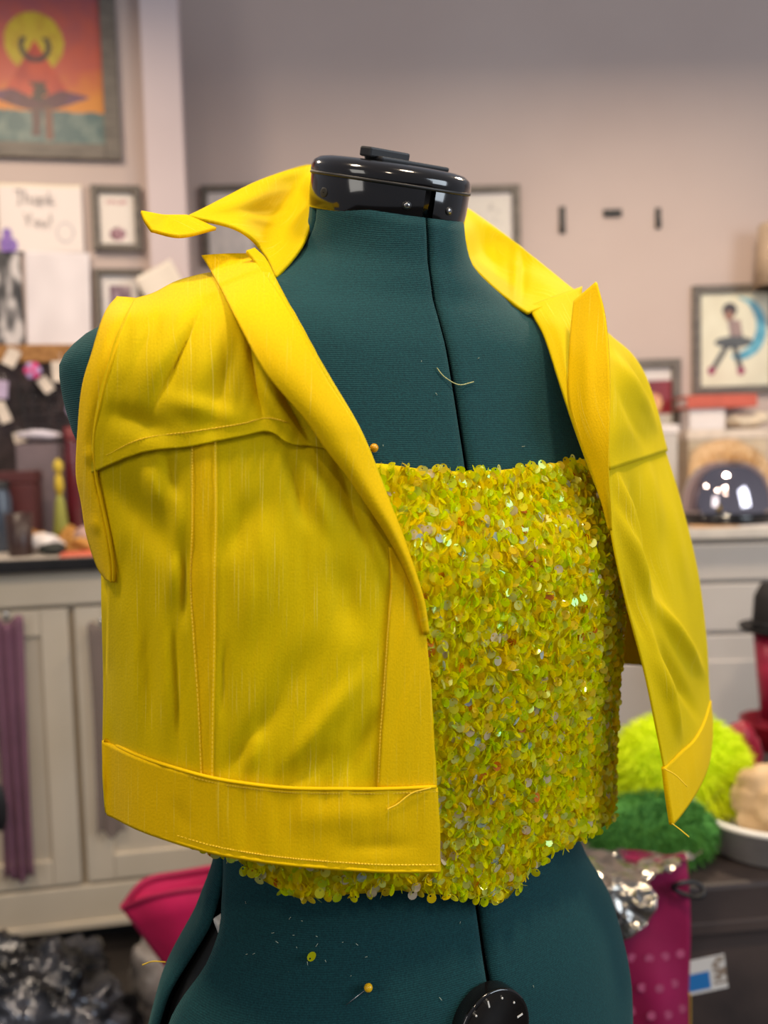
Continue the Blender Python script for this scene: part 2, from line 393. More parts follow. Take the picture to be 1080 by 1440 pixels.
cap_lathe('seam_cover', [(.0566, .0236), (.0581, .0240), (.0583, .0250), (.0581, .0262), (.0566, .0266)], BLACKMT, capg)  # matt ring added over the seam to hide the collar's yellow reflection
cap_lathe('cap_insert', [(.050, -.003), (.0545, -.003), (.0545, .0245)], BLACKPL, capg, -0.08, 0.08, 6)
def cap_box(name, c, s, mat, parent, rz=0, bevel=0.0015):
    bm = bmesh.new(); add_box(bm, Vector(c), s, bevel, Matrix.Rotation(rz, 4, 'Z'))
    V = capv([v.co[:] for v in bm.verts]); bm.verts.index_update(); F = [[v.index for v in f.verts] for f in bm.faces]; bm.free()
    return mesh(name, V, F, mat, parent, False, True)
cap_box('clip_bar', (.006, .010, .0430), (.064, .020, .004), BLACKMT, capg, -0.20)
cap_box('clip_hinge', (-.014, .012, .0470), (.036, .012, .0080), BLACKMT, capg, -0.20)
def cap_disc(name, th, z, r, mat, parent, depth=0.002, rad=.0575):
    V = []; seg = 14
    for k, (rr, dd) in enumerate([(r, -0.0005), (r, depth*0.6), (r*0.75, depth), (0.0005, depth)]):
        for j in range(seg):
            a = 2*math.pi*j/seg; V.append((( rad+dd)*math.sin(th)+rr*math.cos(a)*math.cos(th), (rad+dd)*math.cos(th)-rr*math.cos(a)*math.sin(th), z+rr*math.sin(a)))
    return mesh(name, capv(V), grid_faces(4, seg, True), mat, parent, True, True)
for th_ in (-0.28, 0.32): cap_disc('screw', th_, .010, .0034, BLACKMT, capg, 0.0008); 
for th_ in (-0.28, 0.32): cap_disc('screw_head', th_, .010, .0022, STEEL, capg, 0.0012)
cap_disc('bolt_hole', -1.38, .010, .0040, DARKIN, capg, 0.0003)
# adjustment dial on the centre front
def dial():
    p = on_plane(691, 1447, at(np.array(691.), np.array(1447.), surf(np.array(691.), np.array(1447.), 0.004, 'torso')), fw)
    nrm = np.array([VH[0], VH[1], 0.05]); nrm /= np.linalg.norm(nrm); ex = np.cross([0, 0, 1.0], nrm); ex /= np.linalg.norm(ex); ey = np.cross(nrm, ex)
    R = 0.0265
    def lath(name, prof, mat, parent, seg=48):
        V = [p+r*math.cos(a)*ex+r*math.sin(a)*ey+h*nrm for r, h in prof for a in np.linspace(0, 2*math.pi, seg, endpoint=False)]
        return mesh(name, V, grid_faces(len(prof), seg, True), mat, parent, True, True)
    d = lath('adjustment_dial', [(R, -.006), (R, .0035), (R*.985, .0045), (R*.93, .0050), (R*.90, .0042), (0.0, .0042)], BLACKPL, form)
    for k in range(12):
        a = math.radians(90-k*30+12)
        big = k % 3 != 1
        r1, r2, wd = (R*.66, R*.82, .0005)
        if k % 3 == 0:
            c, s_ = math.cos(a), math.sin(a); e1 = c*ex+s_*ey; e2 = -s_*ex+c*ey
            V = [p+r*e1+q*e2+h*nrm for h in (.0041, .0046) for r, q in ((r1, -wd), (r2, -wd), (r2, wd), (r1, wd))]
            mesh('dial_tick', V, [(4, 5, 6, 7), (0, 1, 5, 4), (1, 2, 6, 5), (2, 3, 7, 6), (3, 0, 4, 7)], WHITEPL, d, False, True)
        else:
            c0 = p+(R*.77*math.cos(a))*ex+(R*.77*math.sin(a))*ey
            V = [c0+r*math.cos(t)*ex+r*math.sin(t)*ey+h*nrm for r, h in ((.0007, .0041), (.0007, .0046), (0, .0047)) for t in np.linspace(0, 2*math.pi, 8, endpoint=False)]
            mesh('dial_dot', V, grid_faces(3, 8, True), WHITEPL, d, True, True)
dial()
P0 = body(np.array([-1.50]), np.array([0.862]), 'torso', -0.012)[0]
o = box('spacer_bracket', (0, 0, 0), (0.010, 0.010, 0.016), WHITEPL, form, 0.002); o.location = Vector(P0)-form.location; o.rotation_euler = (0.3, 0, -1.0)
LINT = M('pale_lint', lin(170, 180, 160), .9); V = []; F = []
for k in range(26):
    x_, y_ = (random.gauss(430, 50), random.gauss(1318, 28)) if k < 15 else (random.uniform(400, 800), random.choice([random.uniform(420, 640), random.uniform(1290, 1430)]))
    a_, b_ = np.array([x_]), np.array([y_]); q = at(a_, b_, surf(a_, b_, .0008, 'torso'))[0]; an = random.uniform(0, 3.14); l_ = random.uniform(.0004, .0013); e_ = (math.cos(an)*rt+math.sin(an)*up)*l_; w2 = (-math.sin(an)*rt+math.cos(an)*up)*.00016; i0 = len(V)
    V += [q-e_-w2, q+e_-w2, q+e_+w2, q-e_+w2, q-fw*.0004]; F += [(i0, i0+1, i0+4), (i0+1, i0+2, i0+4), (i0+2, i0+3, i0+4), (i0+3, i0, i0+4)]
o = mesh('lint', V, F, LINT, form, False, True); o['kind'] = 'stuff'
lathe('stand_pole', [(.014, .02), (.014, .66)], STEEL, form, 16)
for k in range(4):
    a = k*math.pi/2+0.5
    tube('stand_leg', [(0, 0, .10), (.14*math.cos(a), .14*math.sin(a), .055), (.27*math.cos(a), .27*math.sin(a), .012)], .011, BLACKMT, form)
# ------------------------------------------------------------------ yellow vest
vest = empty('yellow_vest', (AX[0], AX[1], 0.92), 0, 'sleeveless cropped yellow cotton vest hanging open on the teal dress form', 'vest')
def smooth(d, it):
    for _ in range(it):
        q = np.pad(d, 1, mode='reflect', reflect_type='odd')
        d = (q[1:-1, 1:-1]*2+q[:-2, 1:-1]+q[2:, 1:-1]+q[1:-1, :-2]+q[1:-1, 2:])/6
    return d
def patch(name, rows, n, m, mat, off=0.004, folds=(), thick=0.0012, depth=None, kind='hull', parent=None, dense_fn=None, doff=None):
    """rows of (px, py[, extra offset m]) control points -> dense sheet lying on the garment hull (or at given depths)"""
    A = np.array([[(p+(0,))[:3] if len(p) < 3 else p[:3] for p in r] for r in rows], float)
    D = catmull(catmull(A, n, 0), m, 1)
    X, Y, E = D[..., 0], D[..., 1], D[..., 2]
    if depth is None:
        d = smooth(surf(X, Y, 0.0, kind), 14)-off-E-folds_off(X, Y, folds)-(ripple(X, Y) if folds else 0)
    else:
        d = catmull(catmull(np.array(depth, float), n, 0), m, 1)-folds_off(X, Y, folds)
    P = at(X, Y, d)
    return sheet(name, P, mat, parent or vest, thick, np.stack([X, -Y], -1)*.00045), P
# main folds of the camera-left front
FOLD_Y = [(304, 398, 212, 585, 9, -.0040), (285, 410, 195, 560, 20, .0030), (330, 410, 262, 585, 16, .0028), (150, 575, 250, 612, 17, -.0042), (326, 490, 296, 615, 13, -.0030), (342, 440, 372, 600, 8, -.0050), (366, 520, 415, 618, 11, .0040),
          (385, 545, 440, 628, 9, -.0045), (250, 430, 180, 520, 12, -.0016), (225, 560, 345, 590, 14, .0022), (215, 440, 170, 540, 9, .0016)]
FOLD_F = [(160, 665, 262, 800, 24, -.0060), (236, 632, 250, 700, 9, -.0036), (205, 650, 225, 720, 10, .0030), (252, 700, 240, 850, 10, .0036), (262, 770, 260, 880, 6, -.0040), (175, 760, 172, 860, 10, -.0024), (190, 830, 196, 1050, 8, .0026), (208, 850, 218, 1055, 7, -.0026), (228, 840, 238, 1060, 7, .0030), (246, 850, 256, 1080, 6, -.0034),
          (400, 628, 432, 740, 10, -.0040), (428, 632, 470, 760, 11, .0028), (370, 690, 312, 790, 20, -.0024), (385, 720, 350, 900, 30, .0022), (470, 780, 500, 900, 24, -.0024), (515, 940, 400, 1085, 16, .0030), (440, 900, 372, 1040, 22, -.0024), (528, 1000, 470, 1112, 13, -.0036), (470, 1050, 385, 1115, 15, -.0026), (385, 990, 312, 1100, 14, -.0026), (318, 900, 312, 1010, 6, -.0020), (470, 640, 520, 780, 9, -.0030), (500, 690, 552, 830, 9, .0022), (365, 1020, 350, 1085, 8, .0020)]
def ripple(X, Y):
    return .00035*np.sin(X*.11+1.7*np.sin(Y*.013))*np.sin(Y*.021+.6*np.sin(X*.03))+.00022*np.sin(X*.31+2*np.sin(Y*.02)+.05*Y)*np.sin(Y*.035+X*.02)
ROW_Y = [(133, 664), (200, 637), (270, 628), (340, 614), (378, 608), (410, 625), (455, 631), (518, 648)]
yoke, Py = patch('yoke', [[(191, 424), (218, 416), (248, 400), (278, 391), (300, 387), (325, 386), (350, 388), (384, 394)],
    [(166, 478), (205, 470), (250, 465), (295, 462), (325, 462), (358, 463), (392, 466), (432, 476)],
    [(143, 556), (190, 548), (245, 545), (300, 542), (340, 542), (380, 544), (424, 550), (474, 562)],
    [(134, 618), (195, 598), (260, 590), (325, 580), (365, 576), (400, 590), (445, 600), (500, 612)], ROW_Y],
    72, 90, YEL, 0.0062, FOLD_Y, 0.0022)
LROW = [(134, 658), (200, 631), (270, 622), (340, 608), (378, 602), (410, 619), (455, 625), (516, 644)]
fpanel, Pf = patch('front_panel', [LROW,
    [(142, 735), (205, 730), (272, 728), (335, 726), (380, 726), (425, 728), (480, 731), (550, 738)],
    [(153, 808), (210, 818), (276, 822), (340, 825), (390, 826), (450, 827), (515, 827), (586, 824)],
    [(152, 905), (212, 912), (280, 918), (345, 920), (400, 922), (465, 921), (530, 918), (600, 912)],
    [(150, 985), (212, 1002), (284, 1012), (350, 1016), (410, 1017), (470, 1016), (540, 1012), (607, 1008)],
    [(147, 1044), (205, 1071), (287, 1096), (350, 1106), (410, 1111), (470, 1112), (540, 1112), (613, 1110)]],
    110, 110, YEL, 0.0040, FOLD_F, 0.0012)
hemt = [(147, 1040), (205, 1066), (287, 1091), (350, 1102), (410, 1108), (470, 1109), (540, 1109), (613, 1106)]
hemb = [(154, 1144), (207, 1169), (287, 1195), (350, 1208), (410, 1216), (470, 1221), (540, 1225), (617, 1225)]
hemm = [(145, 1098), (204, 1120), (287, 1145), (350, 1157), (410, 1164), (470, 1167), (540, 1168), (616, 1166)]
patch('hem_band', [hemt, hemm, hemb], 26, 110, YEL2, 0.0060, [(400, 1150, 560, 1140, 20, .0012), (470, 1190, 590, 1185, 12, -.0010), (250, 1120, 270, 1170, 10, -.0008)], 0.0026)
def cord(name, pts, off, rad, mat, parent, folds=(), n=60, kind='hull', sub=None):
    A = catmull(np.array(pts, float), n, 0); d = surf(A[:, 0], A[:, 1], off, kind)-folds_off(A[:, 0], A[:, 1], folds)
    return tube(name, at(A[:, 0], A[:, 1], d)-np.array(vest.location if parent is not None else (0, 0, 0)), rad, mat, parent, 6)
cord('hem_piping', [(x, y+0.5) for x, y in hemt], 0.0085, 0.0011, YEL2, vest)
cord('hem_piping', [(x, y-1) for x, y in hemb], 0.0078, 0.0013, YEL2, vest)
# front placket and the princess seam strip (double cloth, slightly proud)
patch('front_placket', [[(546, 770), (556, 770), (566, 770)], [(549, 815), (566, 815), (584, 815)], [(546, 860), (572, 860), (594.5, 860)], [(541, 950), (573, 950), (603.5, 950)], [(535, 1030), (573, 1030), (609, 1030)], [(530, 1110), (573, 1110), (613.5, 1108)]],
    50, 18, YEL2, 0.0058, FOLD_F, 0.0014)
SL = [(270, 627), (270, 690), (270, 740), (268, 820), (272, 900), (279, 1000), (283, 1094)]; SR = [(305, 621), (306, 690), (306, 740), (304, 820), (304, 900), (302, 1000), (301, 1099)]
patch('seam_strip', [[a, ((a[0]+b[0])/2, (a[1]+b[1])/2, .0006), b] for a, b in zip(SL, SR)], 80, 10, YEL2, 0.0046, FOLD_F, 0.0008)
# armhole band
AO = [(166, 421), (150, 444), (134, 497), (120, 547), (114, 611), (112, 667), (119, 706), (126, 750), (140, 794), (152, 812)]
AI = [(193, 424), (178, 453), (159, 503), (145, 556), (134, 611), (135, 664), (143, 706), (154, 756), (160, 797), (160, 818)]
patch('armhole_band', [[a+(-.006,), ((a[0]+b[0])/2, (a[1]+b[1])/2, .001), b] for a, b in zip(AO, AI)], 70, 12, YEL2, 0.0056, [(120, 640, 135, 640, 8, .002), (126, 740, 145, 735, 9, .003), (140, 570, 150, 575, 9, -.002)], 0.0022)
cord('armhole_piping', AI, 0.0085, 0.0011, YEL2, vest)
# turned-back lapel (camera left)
LL = [(284, 361), (296, 381), (312, 410), (336, 457), (373, 523), (428, 587), (456, 627), (488, 667), (525, 719), (548, 753), (571, 796), (588, 842), (598, 890)]
LR = [(352, 360), (368, 382), (394, 420), (420, 467), (456, 533), (494, 592), (512, 627), (528, 667), (549, 719), (564, 757), (579, 800), (593, 846), (600, 892)]
rowsL = []
for k, (a, b) in enumerate(zip(LL, LR)):
    e = .016 if k < 3 else (.015 if k < 5 else .015-.0021*(k-4))
    f = np.linspace(0, 1, 5); rowsL.append([(a[0]+(b[0]-a[0])*t, a[1]+(b[1]-a[1])*t-(4*t*(1-t)*1.5 if k == 0 else 0), e*(1-0.25*t)+.004*math.sin(math.pi*t)) for t in f])
lap, Pl_ = patch('lapel', rowsL, 90, 24, YEL2, 0.006, [], 0.0018)
# narrow turned edge inside the lapel roll
RR = [(384, 388), (399, 418), (427, 470), (463, 533), (497, 590), (515, 627), (531, 667), (551, 719), (566, 757), (580, 800), (594, 848), (601, 892)]
patch('edge_facing', [[(a[0]-2, a[1], .010-.0011*max(0, k-2)), ((a[0]+b[0])/2, (a[1]+b[1])/2, .012-.0013*max(0, k-2)), b+(.002-.0003*k,)] for k, (a, b) in enumerate(zip(LR[1:], RR))], 80, 8, YEL, 0.006, [], 0.0012)
# collar, camera left: stand close to the neck, fall flaring out, tip curled over
def dsheet(name, rows, n, m, mat, folds=(), thick=0.0022, parent=None):
    A = np.array(rows, float); D = catmull(catmull(A, n, 0), m, 1)
    P = at(D[..., 0], D[..., 1], D[..., 2]-folds_off(D[..., 0], D[..., 1], folds))
    return sheet(name, P, mat, parent or vest, thick, None, 0.0)
dsheet('collar', [
    [(470, 262, .690), (462, 250, .695), (452, 238, .695), (446, 234, .690)],
    [(444, 268, .630), (438, 250, .660), (430, 237, .668), (423, 234, .664)],
    [(441, 300, .600), (418, 272, .650), (388, 254, .636), (362, 256, .625)],
    [(430, 336, .572), (398, 300, .624), (352, 283, .600), (312, 281, .588)],
    [(412, 364, .560), (380, 326, .600), (335, 303, .576), (285, 295, .570)],
    [(388, 391, .550), (368, 352, .570), (332, 322, .560), (264, 305, .556)]], 60, 40, YEL, [(270, 302, 425, 262, 9, .004), (290, 306, 420, 296, 8, -.004), (300, 318, 372, 340, 6, .004), (320, 300, 400, 318, 6, .003)])
dsheet('collar_tip', [
    [(263, 304, .556), (230, 303, .545), (198, 298, .536)],
    [(282, 312, .556), (235, 315, .540), (203, 310, .532)],
    [(304, 322, .557), (255, 333, .538), (213, 325, .530)]], 20, 30, YEL2, [(225, 300, 240, 335, 18, -.004)])
dsheet('collar_stand', [[(387, 392, .546), (374, 366, .556), (358, 350, .560)], [(368, 385, .544), (358, 368, .552), (346, 354, .556)]], 8, 14, YEL)
dsheet('collar', [
    [(470, 262, .690), (462, 250, .695), (452, 238, .695), (446, 234, .690)],
    [(505, 285, .712), (502, 272, .722), (500, 258, .728), (498, 252, .728)],
    [(555, 296, .718), (560, 284, .730), (562, 270, .738), (562, 266, .738)],
    [(600, 300, .705), (625, 290, .712), (640, 286, .715), (655, 292, .712)]], 30, 24, YEL)
# collar, camera right
dsheet('collar', [
    [(600, 300, .705), (625, 290, .712), (640, 286, .715), (655, 292, .712)],
    [(648, 318, .665), (658, 312, .686), (672, 309, .698), (690, 317, .704)],
    [(660, 368, .640), (678, 358, .678), (700, 345, .694), (727, 344, .695)],
    [(690, 402, .618), (708, 390, .654), (736, 377, .674), (770, 379, .680)],
    [(722, 428, .606), (742, 418, .630), (768, 404, .645), (798, 402, .662)],
    [(742, 441, .600), (763, 433, .610), (788, 424, .628), (814, 414, .648)]], 60, 36, YEL, [(727, 340, 722, 432, 5, .007), (738, 350, 732, 432, 6, -.005), (690, 330, 700, 400, 10, -.004)])
# camera-right front: facing against the chest, lapel, outer front, hem band
dsheet('edge_facing', [
    [(743, 432, .612), (774, 420, .622), (818, 404, .645)],
    [(752, 448, .598), (779, 442, .605), (817, 436, .625)],
    [(766, 475, .585), (790, 470, .590), (822, 470, .612)],
    [(786, 535, .566), (800, 530, .572), (825, 530, .598)],
    [(804, 590, .556), (815, 588, .560), (834, 590, .586)],
    [(823, 642, .552), (832, 642, .556), (842, 645, .575)],
    [(845, 700, .553), (850, 700, .556), (855, 700, .566)],
    [(857, 740, .556), (858, 740, .558), (860, 740, .562)]], 60, 14, YEL)
dsheet('lapel', [
    [(808, 424, .590), (824, 410, .583), (839, 397, .578)],
    [(803, 470, .580), (828, 455, .570), (851, 445, .563)],
    [(800, 530, .566), (828, 520, .553), (857, 510, .546)],
    [(802, 570, .557), (830, 568, .545), (858, 565, .540)],
    [(814, 612, .549), (835, 612, .541), (857, 612, .537)],
    [(832, 657, .545), (845, 657, .540), (856, 657, .538)],
    [(846, 702, .545), (852, 702, .542), (858, 702, .542)],
    [(857, 745, .550), (858.5, 745, .549), (860, 745, .549)]], 70, 20, YEL2, [(825, 440, 828, 620, 8, .0012)])
FOLD_R = [(860, 500, 918, 605, 8, .005), (862, 540, 905, 630, 7, -.002), (880, 505, 926, 590, 6, -.002), (862, 660, 900, 800, 6, .006), (862, 715, 915, 860, 6, .007), (885, 670, 935, 850, 7, -.006), (862, 770, 925, 950, 6, -.004), (915, 840, 988, 950, 7, .007), (925, 900, 980, 1010, 6, -.005), (925, 930, 955, 1040, 6, .005), (895, 850, 935, 980, 7, .005), (930, 680, 965, 830, 9, .003), (905, 640, 930, 760, 8, .003)]
Lf = [(818, 440, .648), (832, 485, .615), (848, 535, .585), (850, 600, .562), (852, 652, .556), (858, 740, .552), (880, 845, .556), (905, 940, .566), (924, 1030, .576), (934, 1080, .580)]
Rf = [(857, 476, .700), (885, 500, .709), (905, 532, .715), (922, 583, .722), (933, 627, .726), (957, 705, .728), (981, 805, .732), (993, 900, .738), (996, 955, .742), (998, 986, .745)]
def between(a, b, n=6, bow=0.0): return [(a[0]+(b[0]-a[0])*t, a[1]+(b[1]-a[1])*t, a[2]+(b[2]-a[2])*t-bow*math.sin(math.pi*t)) for t in np.linspace(0, 1, n)]
rowsR = [between(a, b, 6,   .036 if k < 4 else .024) for k, (a, b) in enumerate(zip(Lf, Rf))]
rowsR[-1] = [(934, 1080, .580), (944, 1070, .598), (957, 1057, .622), (974, 1042, .652), (988, 1018, .692), (998, 986, .745)]
oR, PR = None, None
A_ = np.array(rowsR); D_ = catmull(catmull(A_, 110, 0), 60, 1); PR = at(D_[..., 0], D_[..., 1], D_[..., 2])
NR = np.cross(np.gradient(PR, axis=1), np.gradient(PR, axis=0)); NR /= np.linalg.norm(NR, axis=2)[..., None]; NR *= -np.sign(np.sum(NR*fw, axis=2))[..., None]
ew = np.clip(np.linspace(0, 1, 60)*12, 0, 1)*np.clip((1-np.linspace(0, 1, 60))*8, 0, 1)
PR = PR+NR*(folds_off(D_[..., 0], D_[..., 1], FOLD_R)*ew)[..., None]
ky = 49
sheet('yoke', PR[:ky+2]+NR[:ky+2]*.0016, YEL, vest, 0.0020, None, 0.0)
sheet('front_panel', PR[ky:], YEL, vest, 0.0012, None, 0.0)
dsheet('hem_band', [
    [(933, 1079, .578), (944, 1069, .596), (957, 1056, .620), (974, 1041, .650), (988, 1017, .690), (998, 985, .744)],
    [(938, 1120, .578), (950, 1107, .597), (965, 1092, .622), (981, 1070, .655), (993, 1044, .700), (1000, 1013, .745)],
    [(944, 1160, .580), (955, 1147, .598), (970, 1126, .624), (985, 1100, .660), (995, 1073, .705), (1000, 1040, .748)]], 24, 40, YEL2, [], 0.003)
# back: from the left side seam round behind the form to the camera-right side
nb = 30; cols = []
def outer_left(zs):
    P = np.concatenate([Pf[:, 0], at(np.array([145.5, 149.]), np.array([1095., 1140.]), surf(np.array([145.5, 149.]), np.array([1095., 1140.]), .004))])
    return P
zr = np.linspace(0.945, 1.262, nb)
PLs = outer_left(zr); oL = np.argsort(PLs[:, 2]); PRs = PR[:, -1]; oR_ = np.argsort(PRs[:, 2])
def edge_at(P, o, z): return np.stack([np.interp(z, P[o, 2], P[o, k]) for k in range(3)], -1)
armw = np.clip((zr-1.085)/0.10, 0, 1)
EL = edge_at(PLs, oL, zr); ER = edge_at(PRs, oR_, zr); EL[:, 2] = zr; ER[:, 2] = zr
rows_b = []
for i, z in enumerate(zr):
    zz = np.array([z, z, z, z, z]); th = np.array([-1.95, -2.5, math.pi, 2.5, 1.95])
    B = body(th, zz, 'hull', .004); B[:, 2] = z
    l = EL[i]*(1-armw[i])+B[0]*armw[i]; r = ER[i]
    lift = 0.02*np.clip((1.05-z)/0.1, 0, 1)
    R_ = np.array([l, B[0]*0.5+l*0.5 if armw[i] < 1 else B[0], B[1], B[2]+[0, .012, 0], B[3]+[.02, .02, 0], B[4]*0.4+r*0.6+[.02, .05, 0], r+[-.004, .006, 0]])
    R_[3:6, 2] += lift
    rows_b.append(R_)
Pb = catmull(catmull(np.array(rows_b), 60, 0), 90, 1)
sheet('back_panel', Pb, YEL, vest, 0.0014, None, 0.0)
# stitching: short dashes joined per seam
def stitches(pts, off, folds=(), n=60, rad=.00035, depth=None):
    A = catmull(np.array(pts, float), n*3, 0); d = surf(A[:, 0], A[:, 1], off)-folds_off(A[:, 0], A[:, 1], folds)
    P = at(A[:, 0], A[:, 1], d); V = []; F = []
    for k in range(0, len(P)-2, 3):
        a, b = P[k], P[k+2]; t = b-a; t /= np.linalg.norm(t); s1 = np.cross(t, fw); s1 /= np.linalg.norm(s1); s2 = np.cross(t, s1); i0 = len(V)
        for q in (a, b):
            for s in ((1, 0), (0, 1), (-1, 0), (0, -1)): V.append(q+rad*(s[0]*s1+s[1]*s2))
        F += [(i0+j, i0+(j+1) % 4, i0+4+(j+1) % 4, i0+4+j) for j in range(4)]
    o = mesh('stitching', V, F, THREAD, vest, False, True); o['kind'] = 'stuff'
stitches([(x, y-9) for x, y in hemb], .0088, (), 110)
stitches([(x+3, y+7) for x, y in hemt], .0088, (), 110)
stitches([(150, 640), (200, 617), (270, 607), (340, 596), (378, 588), (430, 602)], .0087, FOLD_Y, 70)
stitches(SL, .0066, FOLD_F, 90); stitches([(x-3, y) for x, y in SR], .0066, FOLD_F, 90)
stitches([(551, 830), (546, 880), (541, 950), (535, 1030), (532, 1100)], .0074, FOLD_F, 60)
# ------------------------------------------------------------------ sequin top
top = empty('sequin_top', (AX[0], AX[1], 0.90), 0, 'yellow iridescent sequin strapless top pinned to the dress form under the vest', 'top')
SEQF = cloth_mat('yellow_stretch_net', lin(222, 200, 0), lin(234, 212, 0), 0.2, 0.3)
G_ROWS = [(1.30, .170, .078, .09, .0, 2.2), (1.20, .200, .098, .1, .0, 2.2), (1.150, .188, .1085, .11, .0, 2.3), (1.100, .176, .124, .11, .0, 2.3), (1.040, .172, .126, .11, .0, 2.3), (.980, .170, .121, .11, .0, 2.3), (.930, .170, .1155, .11, .0, 2.3), (.860, .172, .113, .11, .0, 2.3)]
GF = ring_table(G_ROWS)
def grad_rad(th, z):
    a, bf, bb, cy, n = [f(z) for f in GF]; s, c = np.abs(np.sin(th)), np.cos(th); b = np.where(c > 0, bf, bb)
    r = 1.0/(((s/a)**n+(np.abs(c)/b)**n+1e-12)**(1.0/n))
    for t0 in (-0.62, 0.62): r = r+0.006*np.exp(-((th-t0)/0.42)**2-((z-1.085)/0.06)**2)
    return r
def gbody(th, z, off=0.0):
    r = grad_rad(th, z)+off; xy = AX+(r*np.sin(th))[..., None]*UH+(r*np.cos(th))[..., None]*VH
    return np.concatenate([xy, z[..., None]], -1)
def g_from_px(px, py):
    px = np.array(px, float); py = np.array(py, float); ds = np.linspace(.40, .75, 300)
    best = []
    for x, y in zip(px, py):
        P = at(np.full(300, x), np.full(300, y), ds); u, v, z = local(P); th = np.arctan2(u, v); g = np.hypot(u, v)-grad_rad(th, z)
        i = int(np.argmax(g < 0)) if (g < 0).any() else int(np.argmin(g)); best.append((th[i], z[i]))
    return np.array(best)
tz = g_from_px([530, 600, 650, 700, 760, 825], [652, 662, 664, 662, 655, 645])
bz = g_from_px([335, 370, 420, 480, 560, 620, 680, 712, 740, 770, 830, 870], [1205, 1235, 1262, 1256, 1250, 1256, 1262, 1262, 1225, 1200, 1170, 1146])
TMIN, TMAX = -1.45, 1.52
def ztop(th): return np.interp(th, np.r_[TMIN, tz[:, 0], TMAX], np.r_[tz[0, 1]-.01, tz[:, 1], tz[-1, 1]-.01])
def zbot(th): return np.interp(th, np.r_[TMIN, bz[:, 0], TMAX], np.r_[bz[0, 1]+.005, bz[:, 1], bz[-1, 1]+.02])
ths = np.linspace(TMIN, TMAX, 90); ts = np.linspace(0, 1, 60)
TH, TT = np.meshgrid(ths, ts); ZZ = ztop(TH)*(1-TT)+zbot(TH)*TT
sheet('fabric', gbody(TH, ZZ, 0), SEQF, top, 0.0015)
def seq_template(col, hole=True):
    V = []; no = 12; R = 0.0030
    for k in range(no):
        a = 2*math.pi*k/no; V.append((R*math.cos(a), R*math.sin(a), 0.00014))
    for k in range(no):
        a = 2*math.pi*k/no; V.append((.00062*math.cos(a), .0015+.00062*math.sin(a), 0.0))
    F = [(k, (k+1) % no, no+(k+1) % no, no+k) for k in range(no)]
    return np.array(V), F
SV, SF = seq_template(None)
pal = [(lin(236, 230, 0), 46), (lin(214, 230, 0), 20), (lin(246, 214, 0), 26), (lin(226, 226, 120), 4.5), (lin(230, 212, 190), 1.8), (lin(222, 120, 10), 0.8), (lin(196, 210, 236), 1.0)]
pw = np.array([p[1] for p in pal]); pw = pw/pw.sum()
pts = []
sp = 0.0037
for z in np.arange(0.86, 1.20, sp):
    r = 0.125; nth = int((TMAX-TMIN)*0.14/sp)
    for th in np.linspace(TMIN, TMAX, nth):
        t = th+rng.normal(0, sp*0.35/0.13); zz = z+rng.normal(0, sp*0.35)
        if zbot(t)-0.001 < zz < ztop(t)+0.002 and TMIN < t < TMAX: pts.append((t, zz))
pts = np.array(pts)
P0 = gbody(pts[:, 0], pts[:, 1], 0.0015+rng.random(len(pts))*0.0035)
e = 1e-3
Pt = gbody(pts[:, 0]+e, pts[:, 1], 0.0); Pz = gbody(pts[:, 0], pts[:, 1]+e, 0.0); Pc = gbody(pts[:, 0], pts[:, 1], 0.0)
tu = Pt-Pc; tu /= np.linalg.norm(tu, axis=1)[:, None]; tv = Pz-Pc; tv /= np.linalg.norm(tv, axis=1)[:, None]
nn = np.cross(tu, tv); nn *= np.sign(np.einsum('ij,ij->i', nn, Pc-np.array([AX[0], AX[1], 1.05])))[:, None]
cidx = rng.choice(len(pal), len(pts), p=pw)
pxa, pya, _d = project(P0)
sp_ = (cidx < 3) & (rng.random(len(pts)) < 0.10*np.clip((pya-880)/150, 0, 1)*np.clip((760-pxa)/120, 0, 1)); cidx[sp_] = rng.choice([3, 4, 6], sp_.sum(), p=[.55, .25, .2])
MATS = []
for k in range(len(pts)):
    rnd = rng.random()
    up_ = np.clip((pts[k, 1]-0.93)/0.2, 0, 1); big_ = rnd < (0.74+0.16*up_ if cidx[k] < 3 else .1); sx = rng.choice([-1, 1])*rng.normal(1.05, 0.28) if big_ else rng.normal(0, 0.38); sy = rng.normal(-0.15, 0.38 if big_ else 0.26); rz = rng.normal(0, 0.5); ry2 = rng.normal(0, 0.32)
    B = Matrix((tu[k], tv[k], nn[k])).transposed()
    Rr = Matrix.Rotation(ry2, 3, 'Z') @ Matrix.Rotation(sx, 3, 'Y') @ Matrix.Rotation(-sy*0.9, 3, 'X') @ Matrix.Rotation(rz, 3, 'Z')
    MATS.append(np.array(B @ Rr))
MATS = np.array(MATS)
px_, py_, _ = project(P0)
facing = -np.einsum('ij,ij->i', MATS[:, :, 2], (P0-CP)/np.linalg.norm(P0-CP, axis=1)[:, None])
edge_x = np.interp(py_, [650, 740, 800, 900, 1000, 1105, 1225, 1228], [535, 565, 590, 607, 614, 620, 624, 330])
edge_r = np.interp(py_, [640, 740, 880, 1000, 1140], [815, 850, 875, 860, 865])
vis = (px_ > edge_x) & (px_ < edge_r)
score = np.where(vis, np.abs(facing), -1); big = np.argsort(-score)[:300]; bigset = set(big.tolist())
tmpl = []
for c, _ in pal:
    me = bpy.data.meshes.new('sequin'); me.from_pydata(SV.tolist(), [], SF); a = me.color_attributes.new('col', 'FLOAT_COLOR', 'POINT'); a.data.foreach_set('color', list(c)*len(SV)); me.materials.append(SEQ); me.update(); tmpl.append(me)
VV = []; FF = []; CC = []; tl = np.array(top.location)
